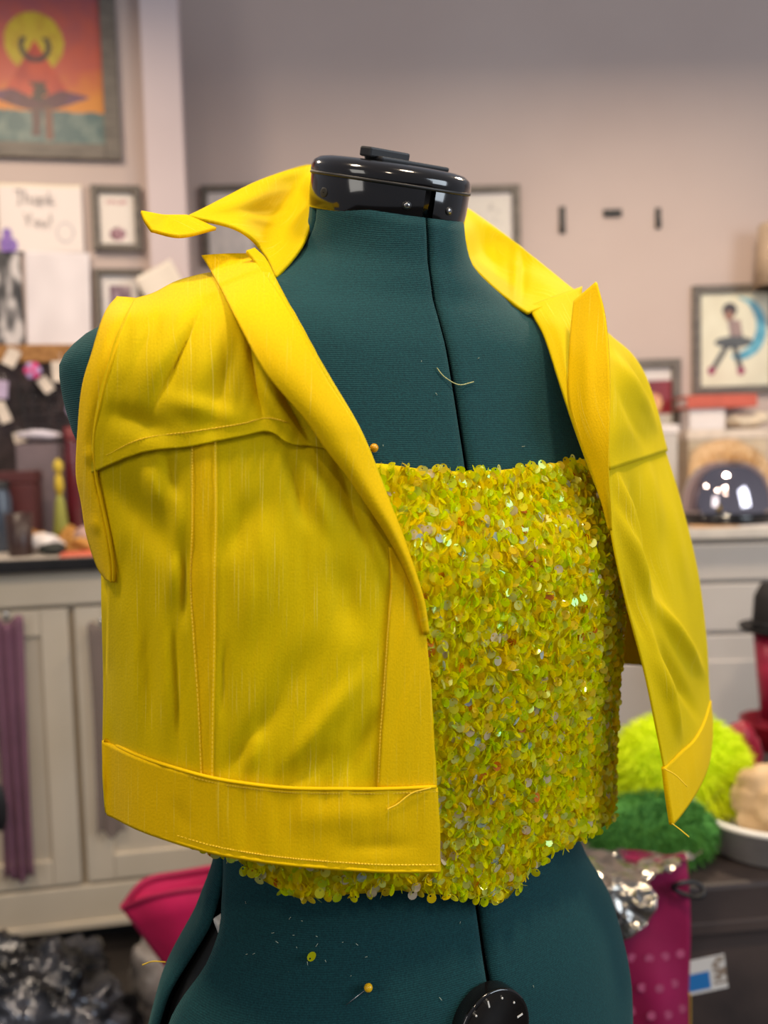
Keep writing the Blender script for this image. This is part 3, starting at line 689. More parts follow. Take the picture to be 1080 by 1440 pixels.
for k in range(len(pts)):
    if k in bigset:
        o = bpy.data.objects.new('sequin', tmpl[cidx[k]]); COL.objects.link(o); o.parent = top
        mw = Matrix(MATS[k].tolist()).to_4x4(); mw.translation = Vector(P0[k]-tl); o.matrix_local = mw
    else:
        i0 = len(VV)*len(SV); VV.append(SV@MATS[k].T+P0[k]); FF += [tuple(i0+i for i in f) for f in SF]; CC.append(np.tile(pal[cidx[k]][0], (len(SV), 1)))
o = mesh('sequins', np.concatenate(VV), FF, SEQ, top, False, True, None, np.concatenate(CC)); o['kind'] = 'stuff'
# ------------------------------------------------------------------ pins, threads, loose sequin
def surf_pt(px, py, off, kind='torso'):
    a, b = np.array([float(px)]), np.array([float(py)])
    return at(a, b, surf(a, b, off, kind))[0]
def pin(px, py, px2, py2, mat, label, o1=.004, o2=.001):
    p = surf_pt(px, py, o1); q = surf_pt(px2, py2, o2)
    t = empty('dressmaking_pin', p, 0, label, 'pin')
    lathe('head', [(0.0003, -.0026)]+[(.0026*math.cos(a), .0026*math.sin(a)) for a in np.linspace(-1.2, 1.2, 9)]+[(0.0003, .0026)], mat, t, 18)
    tube('needle', [(0, 0, 0), (q-p)*0.5, q-p], .00035, STEEL, t, 6)
pin(526, 630, 508, 632, PINORG, 'amber ball-headed pin stuck in the teal chest above the sequin top', .004, .004)
pin(518, 1389, 487, 1413, PINYEL, 'yellow ball-headed pin with long needle in the teal belly above the dial')
o = link('loose_sequin', tmpl[0]); p = surf_pt(438, 1345, .0015)
B = Matrix((UH.tolist()+[0], [0, 0, 1], VH.tolist()+[0])).transposed().to_4x4() @ Matrix.Rotation(2.4, 4, 'Z'); B.translation = Vector(p); o.matrix_world = B
tag(o, 'single olive yellow sequin stuck on the teal belly of the dress form', 'sequin')
def thread(pts, label, offs=.0015, rad=.0004, kind='torso', depth=None, mat=THREAD):
    A = catmull(np.array(pts, float), 24, 0)
    d = surf(A[:, 0], A[:, 1], offs, kind) if depth is None else np.full(24, depth)
    P = at(A[:, 0], A[:, 1], d)
    o = tube('loose_thread', P-P[0], rad, mat, None, 6); o.location = P[0]; tag(o, label, 'thread')
PALE = M('pale_thread', lin(190, 190, 130), 0.7)
thread([(614, 517), (625, 530), (645, 541), (666, 537)], 'pale curved thread clinging to the teal chest', .0016, .00035, mat=PALE)
thread([(545, 1138), (560, 1130), (580, 1115), (606, 1108)], 'pale thread end lying on the hem corner of the vest front', .0105, .0004, 'hull')
thread([(934, 1081), (950, 1090), (966, 1106)], 'thread end at the upper corner of the hanging vest hem', depth=.572)
thread([(945, 1158), (957, 1167), (969, 1177)], 'thread end at the lowest tip of the hanging vest hem', depth=.572)
thread([(200, 1357), (215, 1352), (233, 1353)], 'yellow thread stuck to the left side of the dress form', .004)
# ------------------------------------------------------------------ cabinets
def root_at(name, p, rz, label, cat, group=None): return empty(name, p, rz, label, cat, group)
# left cabinet (local x along the front, y into the wall, z up)
lc = root_at('base_cabinet', L0, LA, 'cream painted base cabinet with panelled doors under the black countertop', 'cabinet')
box('body', (-0.14, 0.29, 0.50), (1.52, 0.54, 0.84), CAB, lc, 0.004)
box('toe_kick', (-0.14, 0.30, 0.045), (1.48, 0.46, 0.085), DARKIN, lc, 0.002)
box('bottom_rail', (-0.14, 0.005, 0.125), (1.52, 0.03, 0.085), CAB, lc, 0.004)
box('plinth_strip', (-0.14, 0.0, 0.075), (1.52, 0.034, 0.018), CAB, lc, 0.003)
box('top_rail', (-0.14, 0.006, 0.885), (1.52, 0.028, 0.085), CAB, lc, 0.006)
def door(parent, x0, x1, z0, z1, y=0.012, mat=CAB, knob=None):
    d = box('door', ((x0+x1)/2, y, (z0+z1)/2), (x1-x0, 0.02, z1-z0), mat, parent, 0.003)
    cx, cz = (x0+x1)/2, (z0+z1)/2; w_ = 0.062
    for c, sz in (((x0+w_/2, cz), (w_, z1-z0)), ((x1-w_/2, cz), (w_, z1-z0))): box('stile', (c[0], y-0.014, c[1]), (sz[0], 0.012, sz[1]), mat, d, 0.004)
    for c, sz in (((cx, z0+w_/2), (x1-x0-2*w_, w_)), ((cx, z1-w_/2), (x1-x0-2*w_, w_))): box('rail', (c[0], y-0.014, c[1]), (sz[0], 0.012, sz[1]), mat, d, 0.004)
    return d
for x0, x1 in ((-0.62, -0.235), (-0.22, 0.135), (0.15, 0.52)): door(lc, x0, x1, 0.175, 0.835)
lct = root_at('countertop', L0+np.array([0, 0, 0.93]), LA, 'black laminate countertop with clutter on it at the left', 'countertop')
box('slab', (-0.14, 0.265, 0.0135), (1.56, 0.585, 0.022), COUNTERW, lct, 0.002)
box('edge_strip', (-0.14, -0.035, 0.0115), (1.56, 0.012, 0.030), COUNTER, lct, 0.004)
LCZ = 0.930+0.0246
# right cabinet and counter along the back wall
rc = root_at('drawer_cabinet', (1.12, BCY, 0), 0, 'white painted drawer cabinet along the back wall behind the form', 'cabinet')
box('body', (0, 0.31, 0.48), (2.5, 0.58, 0.88), CABW, rc, 0.004)
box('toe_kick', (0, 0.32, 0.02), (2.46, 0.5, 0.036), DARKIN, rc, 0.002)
for k in range(4):
    x = -0.92+k*0.613
    for z0, z1 in ((0.805, 0.905), (0.665, 0.795), (0.06, 0.655)):
        d = box('drawer' if z1 > 0.7 else 'door', (x, 0.008, (z0+z1)/2), (0.603, 0.024, z1-z0), CABW, rc, 0.004)
        if z1 < 0.7: box('door_panel', (x, -0.006, (z0+z1)/2), (0.46, 0.008, z1-z0-0.14), CABW, d, 0.003)
rct = root_at('countertop', (1.12, BCY, 0.925), 0, 'pale countertop carrying the chrome helmet and boxes at the right', 'countertop')
box('slab', (0, 0.29, 0.0125), (2.54, 0.60, 0.022), COUNTERW, rct, 0.003); box('edge_strip', (0, -0.026, 0.010), (2.54, 0.012, 0.028), COUNTERW, rct, 0.003)
RCZ = 0.925+0.0237
# ------------------------------------------------------------------ framed pictures and papers on the walls
def print_mesh(name, w_, h_, fn, parent, nx, nz, loc=(0, 0, 0), mat=None):
    xs = np.linspace(-w_/2, w_/2, nx); zs = np.linspace(-h_/2, h_/2, nz); V = []; C = []
    for z in zs:
        for x in xs: V.append((loc[0]+x, loc[1], loc[2]+z)); C.append(lin(*fn((x+w_/2)/w_, (z+h_/2)/h_)))
    return mesh(name, V, [f[::1] for f in grid_faces(nz, nx)], mat or PRINT, parent, False, False, None, C)
def framed(name, c, rz, w_, h_, rail, fn, label, cat='picture', group=None, mat_w=0.0, res=(40, 50), fmat=None, tilt=0, depth=0.022):
    t = root_at(name, (c[0], c[1], c[2]-h_/2), rz, label, cat, group); t.rotation_euler = (tilt, 0, rz); fm = fmat or FRAME
    z0 = h_/2
    for sx in (-1, 1): box('frame_side', (sx*(w_/2-rail/2), -depth/2, z0), (rail, depth, h_), fm, t, 0.003)
    for sz in (-1, 1): box('frame_rail', (0, -depth/2, z0+sz*(h_/2-rail/2)), (w_-2*rail-0.0005, depth, rail), fm, t, 0.003)
    iw, ih = w_-2*rail, h_-2*rail
    box('backing', (0, -0.003, z0), (iw, 0.004, ih), PAPER, t, 0)
    if mat_w > 0: box('mount_board', (0, -0.0062, z0), (iw-0.0004, 0.002, ih-0.0004), PAPER, t, 0)
    print_mesh('print', iw-2*mat_w-0.001, ih-2*mat_w-0.001, fn, t, res[0], res[1], (0, -0.008, z0))
    return t
def rect_on(fnp, x0, y0, x1, y1):
    tl = fnp(x0, y0); br = fnp(x1, y1); c = (tl+br)/2
    return c, float(np.linalg.norm((br-tl)[:2])), float(tl[2]-br[2])
def mixc(a, b, t): t = min(1, max(0, t)); return tuple(x+(y-x)*t for x, y in zip(a, b))
def nz2(x, y, s=1.0):
    from mathutils import noise as NN
    return NN.noise(Vector((x*s, y*s, 1.7)))
def art_sunset(u, v):
    # sampled in the visible corner's proportions: X 0..150 right part, Y from 0 (top of view) to 207 at the lower edge
    X = -190+u*340; Y = -150+(1-v)*357
    n = nz2(X, Y, 0.05)+0.5*nz2(X, Y, 0.15)
    c = mixc((168, 84, 92), (206, 92, 70), (Y+40)/120+n*0.3)
    c = mixc(c, (226, 140, 40), (Y-95)/60+n*0.3+max(0, (X-90)/200))
    if abs(X-45)/48 < 1 and ((X-45)/46)**2+((Y-52)/46)**2 < 1: c = mixc((208, 180, 36), (190, 150, 30), 0.3+n)
    tri = (Y-48)*0.62
    if 48 < Y < 132 and abs(X-46) < tri: c = mixc((206, 78, 50), (176, 56, 46), n+0.3)
    if Y > 118 and Y < 158:
        q = (Y-138)/20
        if abs(X-46) < 92*(1-abs(q)**1.5) and Y > 152-0.42*abs(X-46)-12 and Y < 160-0.36*max(0, abs(X-46)-10): c = mixc((94, 48, 60), (120, 74, 110), (abs(X-46)-30)/60+n*0.6)
    if Y > 157+n*2: c = mixc((76, 104, 104), (120, 136, 128), 0.4+n*1.4+0.5*nz2(X*0.3, Y, 0.25))
    rr = math.hypot(X-46, (Y-58))
    if 17 < rr < 25 and Y > 44: c = mixc((52, 44, 50), c, 0.1)
    if abs(X-44+0.06*(Y-150)) < 7 and 150 < Y < 196: c = (92, 60, 60)
    if abs(X-62) < 6 and 150 < Y < 200: c = (120, 74, 60)
    if abs(X-48) < 14 and 112 < Y < 150 and n > -0.1: c = mixc((56, 52, 46), (90, 60, 50), n+0.4)
    return tuple(q*.92 for q in c)
LRZ = LA
c, w_, h_ = rect_on(wl, -210, -170, 172, 228)
framed('painting', c, LRZ, w_, h_, 0.042, art_sunset, 'large framed painting with yellow sun over red and orange sky at upper left', 'painting', None, 0, (190, 200))
def art_cert(u, v):
    if ((u-0.5)/0.24)**2+((v-0.2)/0.13)**2 < 1: return mixc((96, 40, 62), (205, 170, 175), 0.5+1.2*nz2(u, v, 14))
    if 0.78 < v < 0.86 and 0.2 < u < 0.8 and nz2(u, v, 30) > -0.15: return (196, 150, 150)
    return (234, 222, 212)
c, w_, h_ = rect_on(wl, 128, 262, 202, 355)
framed('picture_frame', c, LRZ, w_, h_, 0.020, art_cert, 'small grey framed card with dark pink emblem under the large painting', 'picture')
def art_ph(u, v):
    if 0.12 < u < 0.88 and 0.1 < v < 0.86: return mixc((110, 80, 96), (196, 176, 184), 0.5+1.4*nz2(u, v*0.4, 9))
    return (228, 220, 214)
c, w_, h_ = rect_on(wl, 133, 379, 206, 470)
framed('picture_frame', c, LRZ, w_, h_, 0.018, art_ph, 'small grey framed photo with purple figures just above the vest shoulder', 'picture', None, 0.012)
def art_pale(u, v): return mixc((226, 216, 210), (208, 200, 196), 0.5+nz2(u, v, 6))
c, w_, h_ = rect_on(wb, 283, 263, 372, 372)
framed('picture_frame', c, 0, w_, h_, 0.022, art_pale, 'thin framed pale print behind the left collar point', 'picture', None, 0.01)
def art_sketch(u, v):
    k = nz2(u, v, 9)
    return mixc((222, 214, 204), (168, 160, 156), 1.6*k-0.25 if math.hypot(u-0.55, v-0.6) < 0.3 else 0)
c, w_, h_ = rect_on(wb, 636, 264, 732, 372)
framed('picture_frame', c, 0, w_, h_, 0.024, art_sketch, 'grey framed pale sketch right of the black neck cap', 'picture', None, 0.012)
def art_moon(u, v):
    X = u*87; Y = (1-v)*125   # a crescent moon and a seated figure
    c = mixc((232, 226, 200), (222, 214, 188), 0.5+nz2(u, v, 5))
    if ((X-50)/33)**2+((Y-48)/42)**2 < 1 and ((X-40)/30)**2+((Y-44)/38)**2 > 1 and X > 40: c = mixc((70, 150, 180), (110, 180, 200), 0.5+nz2(u, v, 8))
    if ((X-37)/9)**2+((Y-23)/10)**2 < 1: c = (58, 46, 46)
    if ((X-36)/6)**2+((Y-30)/7)**2 < 1: c = (150, 104, 84)
    if 36 < Y < 62 and abs(X-42-0.15*(Y-36)) < 8: c = mixc((170, 140, 130), (130, 110, 110), 0.5+nz2(u, v, 20))
    if ((X-42)/24)**2+((Y-66)/8)**2 < 1: c = (84, 84, 84)
    for (xa, ya, xb, yb) in ((34, 70, 17, 100), (42, 70, 50, 100)):
        t = min(1, max(0, ((X-xa)*(xb-xa)+(Y-ya)*(yb-ya))/((xb-xa)**2+(yb-ya)**2)))
        if math.hypot(X-xa-t*(xb-xa), Y-ya-t*(yb-ya)) < 3.4: c = (66, 64, 64)
    for (xa, ya) in ((14, 104), (51, 105)):
        if ((X-xa)/5)**2+((Y-ya)/6)**2 < 1: c = (150, 44, 80)
    return c
c, w_, h_ = rect_on(wb, 972, 403, 1092, 552)
framed('picture_frame', c, 0, w_, h_, 0.026, art_moon, 'grey framed drawing of a seated figure on a blue crescent moon', 'picture', None, 0, (90, 120))
def art_red(u, v):
    if v > 0.84: return (220, 210, 204)
    if v < 0.42: return mixc((206, 202, 196), (190, 184, 178), 0.5+nz2(u, v, 6))
    if math.hypot(u-0.6, (v-0.55)*1.3) < 0.18: return mixc((240, 190, 140), (200, 110, 80), 0.5+2*nz2(u, v, 12))
    return mixc((96, 24, 34), (140, 30, 40), u)
c, w_, h_ = rect_on(wb, 868, 507, 956, 640)
framed('picture_frame', c, 0, w_, h_, 0.030, art_red, 'grey framed dark red photo peeking out right of the vest shoulder', 'picture', None, 0.0)
# wall slots
SLOT = M('black_hook_bar', lin(34, 32, 32), 0.5)
for (x0, y0, x1, y1, nm) in ((786, 291, 795, 329, 'left vertical one of three black wall hooks on the lilac wall'), (848, 295, 874, 305, 'middle horizontal one of three black wall hooks on the lilac wall'), (921, 293, 929, 322, 'right vertical one of three black wall hooks on the lilac wall')):
    c, w_, h_ = rect_on(wb, x0, y0, x1, y1)
    t = root_at('wall_hook', (c[0], BWY, c[2]-h_/2), 0, nm, 'hook', 'black wall hooks')
    box('plate', (0, -0.004, h_/2), (w_, 0.008, h_), SLOT, t, 0.003)
    box('lip', (0, -0.013, h_/2*0.5), (w_*0.8, 0.010, h_*0.3), SLOT, t, 0.003)
# papers on the left wall
def wall_paper(name, x0, y0, x1, y1, fn, label, rot=0.0, off=0.004, res=(60, 60), curl=0.01, cat='paper'):
    c, w_, h_ = rect_on(lambda a, b: wl(a, b, off), x0, y0, x1, y1)
    t = root_at(name, (c[0], c[1], c[2]), LRZ, label, cat); t.rotation_euler = (0, rot, LRZ)
    xs = np.linspace(-w_/2, w_/2, res[0]); zs = np.linspace(-h_/2, h_/2, res[1]); V = []; C = []
    for z in zs:
        for x in xs:
            u, v = x/w_+0.5, z/h_+0.5; V.append((x, -curl*(1-v)**2*(0.5+u*0.5)-0.002*math.sin(7*u), z)); C.append(lin(*fn(u, v)))
    o = mesh('sheet', V, grid_faces(res[1], res[0]), PRINT, t, True, False, None, C)
    md = o.modifiers.new('t', 'SOLIDIFY'); md.thickness = 0.0008; md.offset = 1
    return t, w_, h_
def art_card(u, v):
    X = u*118; Y = (1-v)*97
    c = (236, 222, 216)
    if X < 32 and Y > 62:
        if ((X-10)/15)**2+((Y-88)/12)**2 < 1 or ((X-10)/7)**2+((Y-72)/9)**2 < 1: c = mixc((120, 96, 170), (150, 110, 190), 0.5+nz2(u, v, 20))
    r = math.hypot((X-92)/13, (Y-68)/15)
    if 0.82 < r < 1.0: c = (190, 180, 184)
    if Y < 4: c = (240, 224, 196)
    return c
t, cw, ch = wall_paper('thank_you_card', -4, 258, 119, 356, art_card, 'white hand lettered thank you card pinned under the large painting', 0, 0.006, (80, 70), 0.006, 'card')
INK = M('grey_ink', lin(84, 78, 84), 0.8)
def stroke(pts, parent, sc, org, wd=0.0022):
    A = catmull(np.array(pts, float), max(8, 5*len(pts)), 0) if len(pts) > 2 else np.linspace(pts[0], pts[1], 6)
    V = []; F = []
    T = np.gradient(A, axis=0); T /= np.linalg.norm(T, axis=1)[:, None]+1e-9
    for p, q in zip(A, T):
        for s in (-1, 1):
            x = org[0]+p[0]*sc-s*q[1]*wd/2; z = org[1]+p[1]*sc+s*q[0]*wd/2; V.append((x, -0.0085, z))
    n = len(A); F = [(2*i, 2*i+1, 2*i+3, 2*i+2) for i in range(n-1)]
    return V, F
GL = {'T': [[(0, 1), (.7, 1.02)], [(.38, 1.0), (.33, 0), (.2, .02)]], 'h': [[(0, 1), (0, 0)], [(0, .4), (.2, .55), (.36, .4), (.38, 0)]], 'a': [[(.4, .5), (.15, .52), (0, .25), (.15, 0), (.36, .12), (.4, .5), (.42, 0), (.5, .04)]],
      'n': [[(0, .5), (0, 0)], [(0, .35), (.2, .52), (.36, .38), (.38, 0)]], 'k': [[(0, 1), (0, 0)], [(.36, .5), (.02, .25), (.4, 0)]], 'Y': [[(0, 1), (.28, .5), (.58, 1)], [(.28, .5), (.26, 0)]],
      'o': [[(.2, .5), (0, .28), (.18, 0), (.4, .22), (.22, .5)]], 'u': [[(0, .5), (.02, .1), (.2, 0), (.36, .15), (.38, .5), (.38, 0)]], '!': [[(.1, 1), (.1, .3)], [(.1, .08), (.1, 0)]]}
def letters(text, x, z, sc, parent, adv=0.56):
    V = []; F = []
    for ch_ in text:
        for st in GL.get(ch_, []):
            a, b = stroke(st, parent, sc, (x, z)); i0 = len(V); V += a; F += [tuple(i0+i for i in f) for f in b]
        x += sc*(adv+(0.2 if ch_ in 'TY' else 0))
    mesh('lettering', V, F, INK, parent, False)
letters('Thank', -cw*0.30, ch*0.20, ch*0.20, t); letters('You!', -cw*0.20, -ch*0.12, ch*0.19, t)
def art_bw(u, v): return mixc((60, 58, 60), (214, 206, 204), 0.5+1.6*nz2(u, v, 5)+0.5*nz2(u, v, 14))
wall_paper('photo_print', -40, 352, 36, 486, art_bw, 'black and white photo print tacked below the thank you card', 0, 0.004, (40, 50), 0.004, 'photo')
def art_plain(u, v): return mixc((236, 226, 228), (222, 212, 214), 0.5+nz2(u, v, 3))
wall_paper('paper_sheet', 33, 354, 131, 488, art_plain, 'curling blank white paper sheet over the black and white photo', 0.02, 0.016, (30, 40), 0.02)
wall_paper('paper_sheet', 200, 374, 262, 440, lambda u, v: (236, 222, 206), 'tilted cream card stuck by the corner trim above the vest shoulder', -0.5, 0.075, (12, 12), 0.004)
# ------------------------------------------------------------------ clutter on the left counter
def on_left(px, py, depth): return on_plane(px, py, L0-LN*depth, LN)
def left_base(px, depth): # counter point below a pixel column
    p = on_plane(px, 740, L0-LN*depth, LN); return np.array([p[0], p[1], LCZ])
CORK = M('cork', lin(176, 128, 76), 0.9, c2=lin(140, 96, 54), scale=60)
bd = root_at('display_board', left_base(30, 0.50), LRZ, 'dark jewellery board with cork top edge and paper tags on the left counter', 'board')
pz = float(on_left(30, 485, 0.50)[2])-LCZ
box('panel', (0.0, 0.0, pz/2-0.01), (0.40, 0.02, pz-0.02), M('dark_velvet', lin(66, 54, 56), 0.9, c2=lin(34, 28, 30), scale=18), bd, 0.004)
box('cork_rail', (0.02, -0.004, pz-0.026), (0.42, 0.03, 0.05), CORK, bd, 0.004)
def tag_card(px, py, w_, h_, rot, label, mat, depth=0.47):
    p = on_left(px, py, depth)
    t = root_at('price_tag', p, LRZ, label, 'tag', 'paper tags hanging on the dark board'); t.rotation_euler = (0, rot, LRZ)
    bm = bmesh.new(); add_box(bm, Vector((0, 0, 0)), (w_, 0.002, h_), 0.0008); bm_obj('card', bm, mat, t)
    tube('string', [(0, -0.0015, h_*0.42), (0.004, -0.003, h_*0.6), (0.0, 0.0, h_*0.85)], 0.0008, PAPER, t, 5)
TAGW = M('cream_card', lin(232, 216, 200), 0.8); TAGL = M('lilac_card', lin(196, 176, 206), 0.8)
for (x, y, a, b, r, l, m_) in ((16, 503, .036, .050, .5, 'cream tag tilted at the far upper left of the board', TAGW), (86, 522, .050, .058, -.05, 'largest square cream tag hanging from the cork edge', TAGW), (64, 541, .030, .046, -.6, 'small cream tag tilted the other way below the pink flower', TAGW), (4, 580, .030, .060, -.35, 'cream tag at the left picture edge low on the board', TAGW), (3, 548, .030, .050, .1, 'lilac tag between two cream tags at the left edge', TAGL), (100, 575, .026, .040, .3, 'tiny lilac tag nearest the teal shoulder on the board', TAGL), (28, 615, .034, .030, -.2, 'low wide cream tag near the bottom of the board', TAGW)):
    tag_card(x, y, a, b, r, l, m_)
def blob(name, c, r, mat, label, cat, amp=0.25, s=14, seed=1, sub=4, group=None, parent=None, flat=True):
    bm = bmesh.new(); bmesh.ops.create_icosphere(bm, subdivisions=sub, radius=1.0)
    V = np.array([v.co[:] for v in bm.verts]); d = noise3(V*np.array(r)*1.0, s, seed, 3)
    V2 = V*(1+amp*d[:, :1])*np.array(r)+d*min(r)*amp*0.6
    if flat: V2[:, 2] = np.maximum(V2[:, 2], -r[2]*0.98)
    for v, q in zip(bm.verts, V2): v.co = q
    o = bm_obj(name, bm, mat, parent, True)
    o.location = c
    if label: tag(o, label, cat, group)
    return o
p = on_left(46, 521, 0.46); fl_ = root_at('paper_flower', p, LRZ, 'hot pink paper flower on the dark board', 'flower')
HPINK = M('hot_pink', lin(224, 60, 130), 0.6); LAV = M('lavender', lin(190, 160, 210), 0.6)
for k in range(6):
    a = k*math.pi/3; bm = bmesh.new(); bmesh.ops.create_uvsphere(bm, u_segments=10, v_segments=6, radius=1.0); bmesh.ops.transform(bm, matrix=Matrix.Translation((.013*math.cos(a), 0, .013*math.sin(a))) @ Matrix.Diagonal((.012, .005, .012, 1)), verts=bm.verts); bm_obj('petal', bm, HPINK if k % 2 else LAV, fl_, True)
bm = bmesh.new(); bmesh.ops.create_uvsphere(bm, u_segments=10, v_segments=6, radius=.007); bmesh.ops.translate(bm, verts=bm.verts, vec=(0, -.005, 0)); bm_obj('centre', bm, M('flower_centre', lin(240, 120, 170), .6), fl_, True)
# jewellery bundles: strands
BEADK = M('black_beads', lin(30, 26, 30), 0.3)
for k, (x0, y0, ln, lab) in enumerate(((38, 545, 100, 'left strand of black beads hanging on the board'), (60, 560, 92, 'middle strand of black beads hanging on the board'), (84, 555, 90, 'right strand of black beads hanging on the board'))):
    pts = [on_left(x0+10*math.sin(t*3.14)*(1 if t < .5 else .6)+(-14 if 0 else 0)+ (t-0.5)*16, y0+ln*math.sin(math.pi*t), 0.455) for t in np.linspace(0, 1, 22)]
    t = root_at('bead_strand', pts[0], 0, lab, 'necklace', 'black bead strands')
    tube('cord', np.array(pts)-pts[0], .0015, BEADK, t, 5)
    bm = bmesh.new()
    for q in pts: bmesh.ops.create_icosphere(bm, subdivisions=1, radius=.0068, matrix=Matrix.Translation(Vector(q-pts[0])))
    o = bm_obj('beads', bm, BEADK, t, True); o['kind'] = 'stuff'
def stand_on_left(px, depth, ztop_px, name, label, cat, build, **kw):
    b = left_base(px, depth); zt = float(on_left(px, ztop_px, depth)[2]); h = max(0.01, zt-LCZ)
    t = root_at(name, b, LRZ, label, cat); build(t, h); return t
def mk_box(w_, d_, mat, lidmat=None):
    def f(t, h):
        box('box_body', (0, 0, h*0.42), (w_, d_, h*0.84), mat, t, 0.004); box('lid', (0, 0, h*0.92), (w_*1.04, d_*1.04, h*0.16-0.001), lidmat or mat, t, 0.004)
    return f
def mk_jar(r, mat, lid):
    def f(t, h):
        lathe('jar_body', [(r*.9, 0), (r, .006), (r, h*.75), (r*.8, h*.86), (r*.8, h*.88)], mat, t, 24); lathe('lid', [(r*.86, h*.885), (r*.88, h*.9), (r*.86, h)], lid, t, 24)
    return f
def mk_cup(r, mat, inner):
    def f(t, h):
        lathe('cup_body', [(r*.82, 0), (r*.86, .003), (r, h), (r*.93, h), (r*.80, .01), (0.001, .01)], mat, t, 28)
        lathe('contents', [(r*.88, h*.7), (r*.7, h*.82), (0.001, h*.86)], inner, t, 16, (0, 0, 0), True, 1, 1, lambda a, z: .12*math.sin(5*a))
    return f
MAROON = M('maroon_board', lin(84, 34, 34), 0.5); SMOKE = M('smoky_blue_glass', lin(70, 78, 92), 0.15); GOLD = M('gold_straw', lin(206, 150, 70), 0.6, c2=lin(150, 100, 40), scale=60)
stand_on_left(22, 0.28, 662, 'keepsake_box', 'maroon lidded box standing behind the cups on the left counter', 'box', mk_box(.12, .10, MAROON))
stand_on_left(2, 0.20, 676, 'glass_jar', 'smoky blue jar at the left picture edge on the counter', 'jar', mk_jar(.028, SMOKE, BLACKMT))
stand_on_left(27, 0.07, 722, 'small_cup', 'dark brown cup with straw coloured filling near the counter edge', 'cup', mk_cup(.031, M('dark_brown', lin(56, 36, 32), .4), GOLD))
stand_on_left(106, 0.36, 600, 'bottle', 'slim dark red bottle beside the vest armhole on the left counter', 'bottle', mk_jar(.020, M('dark_red_glass', lin(96, 26, 34), .2), M('red_cap', lin(120, 40, 44), .5)))
stand_on_left(86, 0.28, 645, 'figurine', 'small yellow green figurine between maroon box and red bottle', 'figurine', lambda t, h: (lathe('skirt', [(.020, 0), (.022, h*.1), (.012, h*.5), (.006, h*.6)], M('olive_green', lin(150, 150, 60), .6), t, 18), lathe('torso', [(.006, h*.58), (.012, h*.68), (.009, h*.8), (.003, h*.83)], M('mustard', lin(206, 176, 40), .6), t, 16), lathe('hair', [(.003, h*.82), (.012, h*.88), (.012, h*.95), (.002, h)], M('yellow_hair', lin(220, 190, 60), .7), t, 16)))
b = left_base(62, 0.13); blob('tissue_bundle', b+np.array([0, 0, .024]), (.05, .03, .024), PAPER, 'crumpled white tissue behind the black pouch on the left counter', 'tissue', .35, 22, 3)
b = left_base(72, 0.06); blob('pouch', b+np.array([0, 0, .0155]), (.032, .022, .0155), M('black_green_cloth', lin(30, 34, 30), .6), 'small black pouch lying in front of the white tissue', 'pouch', .2, 20, 4)
for k, (x, dp, lab) in enumerate(((46, .185, 'left clump of golden dried petals on the counter'), (102, .20, 'middle clump of golden dried petals on the counter'), (112, .10, 'right clump of golden dried petals beside the vest'))):
    b = left_base(x, dp); blob('dried_petals', b+np.array([0, 0, .018+.008*(k < 2)]), (.045, .03, .018+.008*(k < 2)), GOLD, lab, 'dried petals', .5, 40, 5+k, 4, 'golden dried petal clumps')
b = left_base(125, 0.15); blob('pink_cloth', b+np.array([0, 0, .03]), (.04, .03, .03), M('dusty_pink', lin(196, 160, 150), .8), 'dusty pink cloth scrap beside the vest armhole', 'cloth', .3, 20, 9)
b = left_base(118, 0.035); cp_ = root_at('coral_card', b, LRZ+0.05, 'coral coloured card lying flat on the front edge of the left counter', 'card'); box('card', (0, 0, .003), (.105, .075, .006), M('coral', lin(226, 112, 84), .6), cp_, .001)
b = left_base(50, 0.36); sh = root_at('lavender_scarf', left_base(62, 0.40), LRZ, 'white and lavender folded scarf on a small riser before the board', 'scarf')
zz_ = float(on_left(62, 618, 0.40)[2])-LCZ
box('riser', (0, 0, zz_*0.5-0.006), (.11, .07, zz_-0.012), M('mauve_board', lin(120, 104, 108), .7), sh, .003)
o = blob('folded_cloth', (0, 0, zz_+.012), (.058, .036, .014), M('white_lavender', lin(222, 214, 226), .8), None, None, .25, 25, 11, 4, None, sh)
# purple scarf hanging on the cabinet doors, and a sheer sheet in place of a shadow
def hanging(name, x0, y0, x1, y1, mat, label, off=.03, waves=3, amp=.008, cat='scarf'):
    c0 = on_plane(x0, y0, L0+LN*off, LN); c1 = on_plane(x1, y1, L0+LN*off, LN)
    w_ = float(np.linalg.norm((c1-c0)[:2])); h_ = float(c0[2]-c1[2]); t = root_at(name, ((c0[0]+c1[0])/2, (c0[1]+c1[1])/2, c1[2]), LRZ, label, cat)
    V = []; n, m_ = 40, 30
    for i in range(n):
        for j in range(m_):
            u, v = j/(m_-1), i/(n-1); V.append(((u-.5)*w_*(1-.12*math.sin(3*v+u)), amp*math.sin(waves*6.28*u+2*v)*(0.4+.6*(1-v))-amp, v*h_+.01*math.sin(9*u)))
    o = mesh('cloth', V, grid_faces(n, m_), mat, t, True); md = o.modifiers.new('t', 'SOLIDIFY'); md.thickness = .001
    lathe('hook', [(.006, 0), (.007, .004), (.004, .012), (.009, .018), (.001, .022)], STEEL, t, 12, (0, 0, h_-.004))
def sheer(name, c, al):
    m = M(name, c, .7); m.node_tree.nodes['Principled BSDF'].inputs['Alpha'].default_value = al; return m
hanging('purple_scarf', -14, 872, 52, 1232, sheer('sheer_purple', lin(126, 80, 104), .72), 'sheer purple scarf hanging on the left cabinet door')
hanging('grey_shade_sheet', 122, 880, 180, 1170, sheer('sheer_mauve', lin(120, 100, 98), .45), 'sheer mauve sheet standing in for a shadow on the cabinet door beside the vest', .03, 2, .006)  # no scarf here: sheer sheet added to darken the door like a shadow
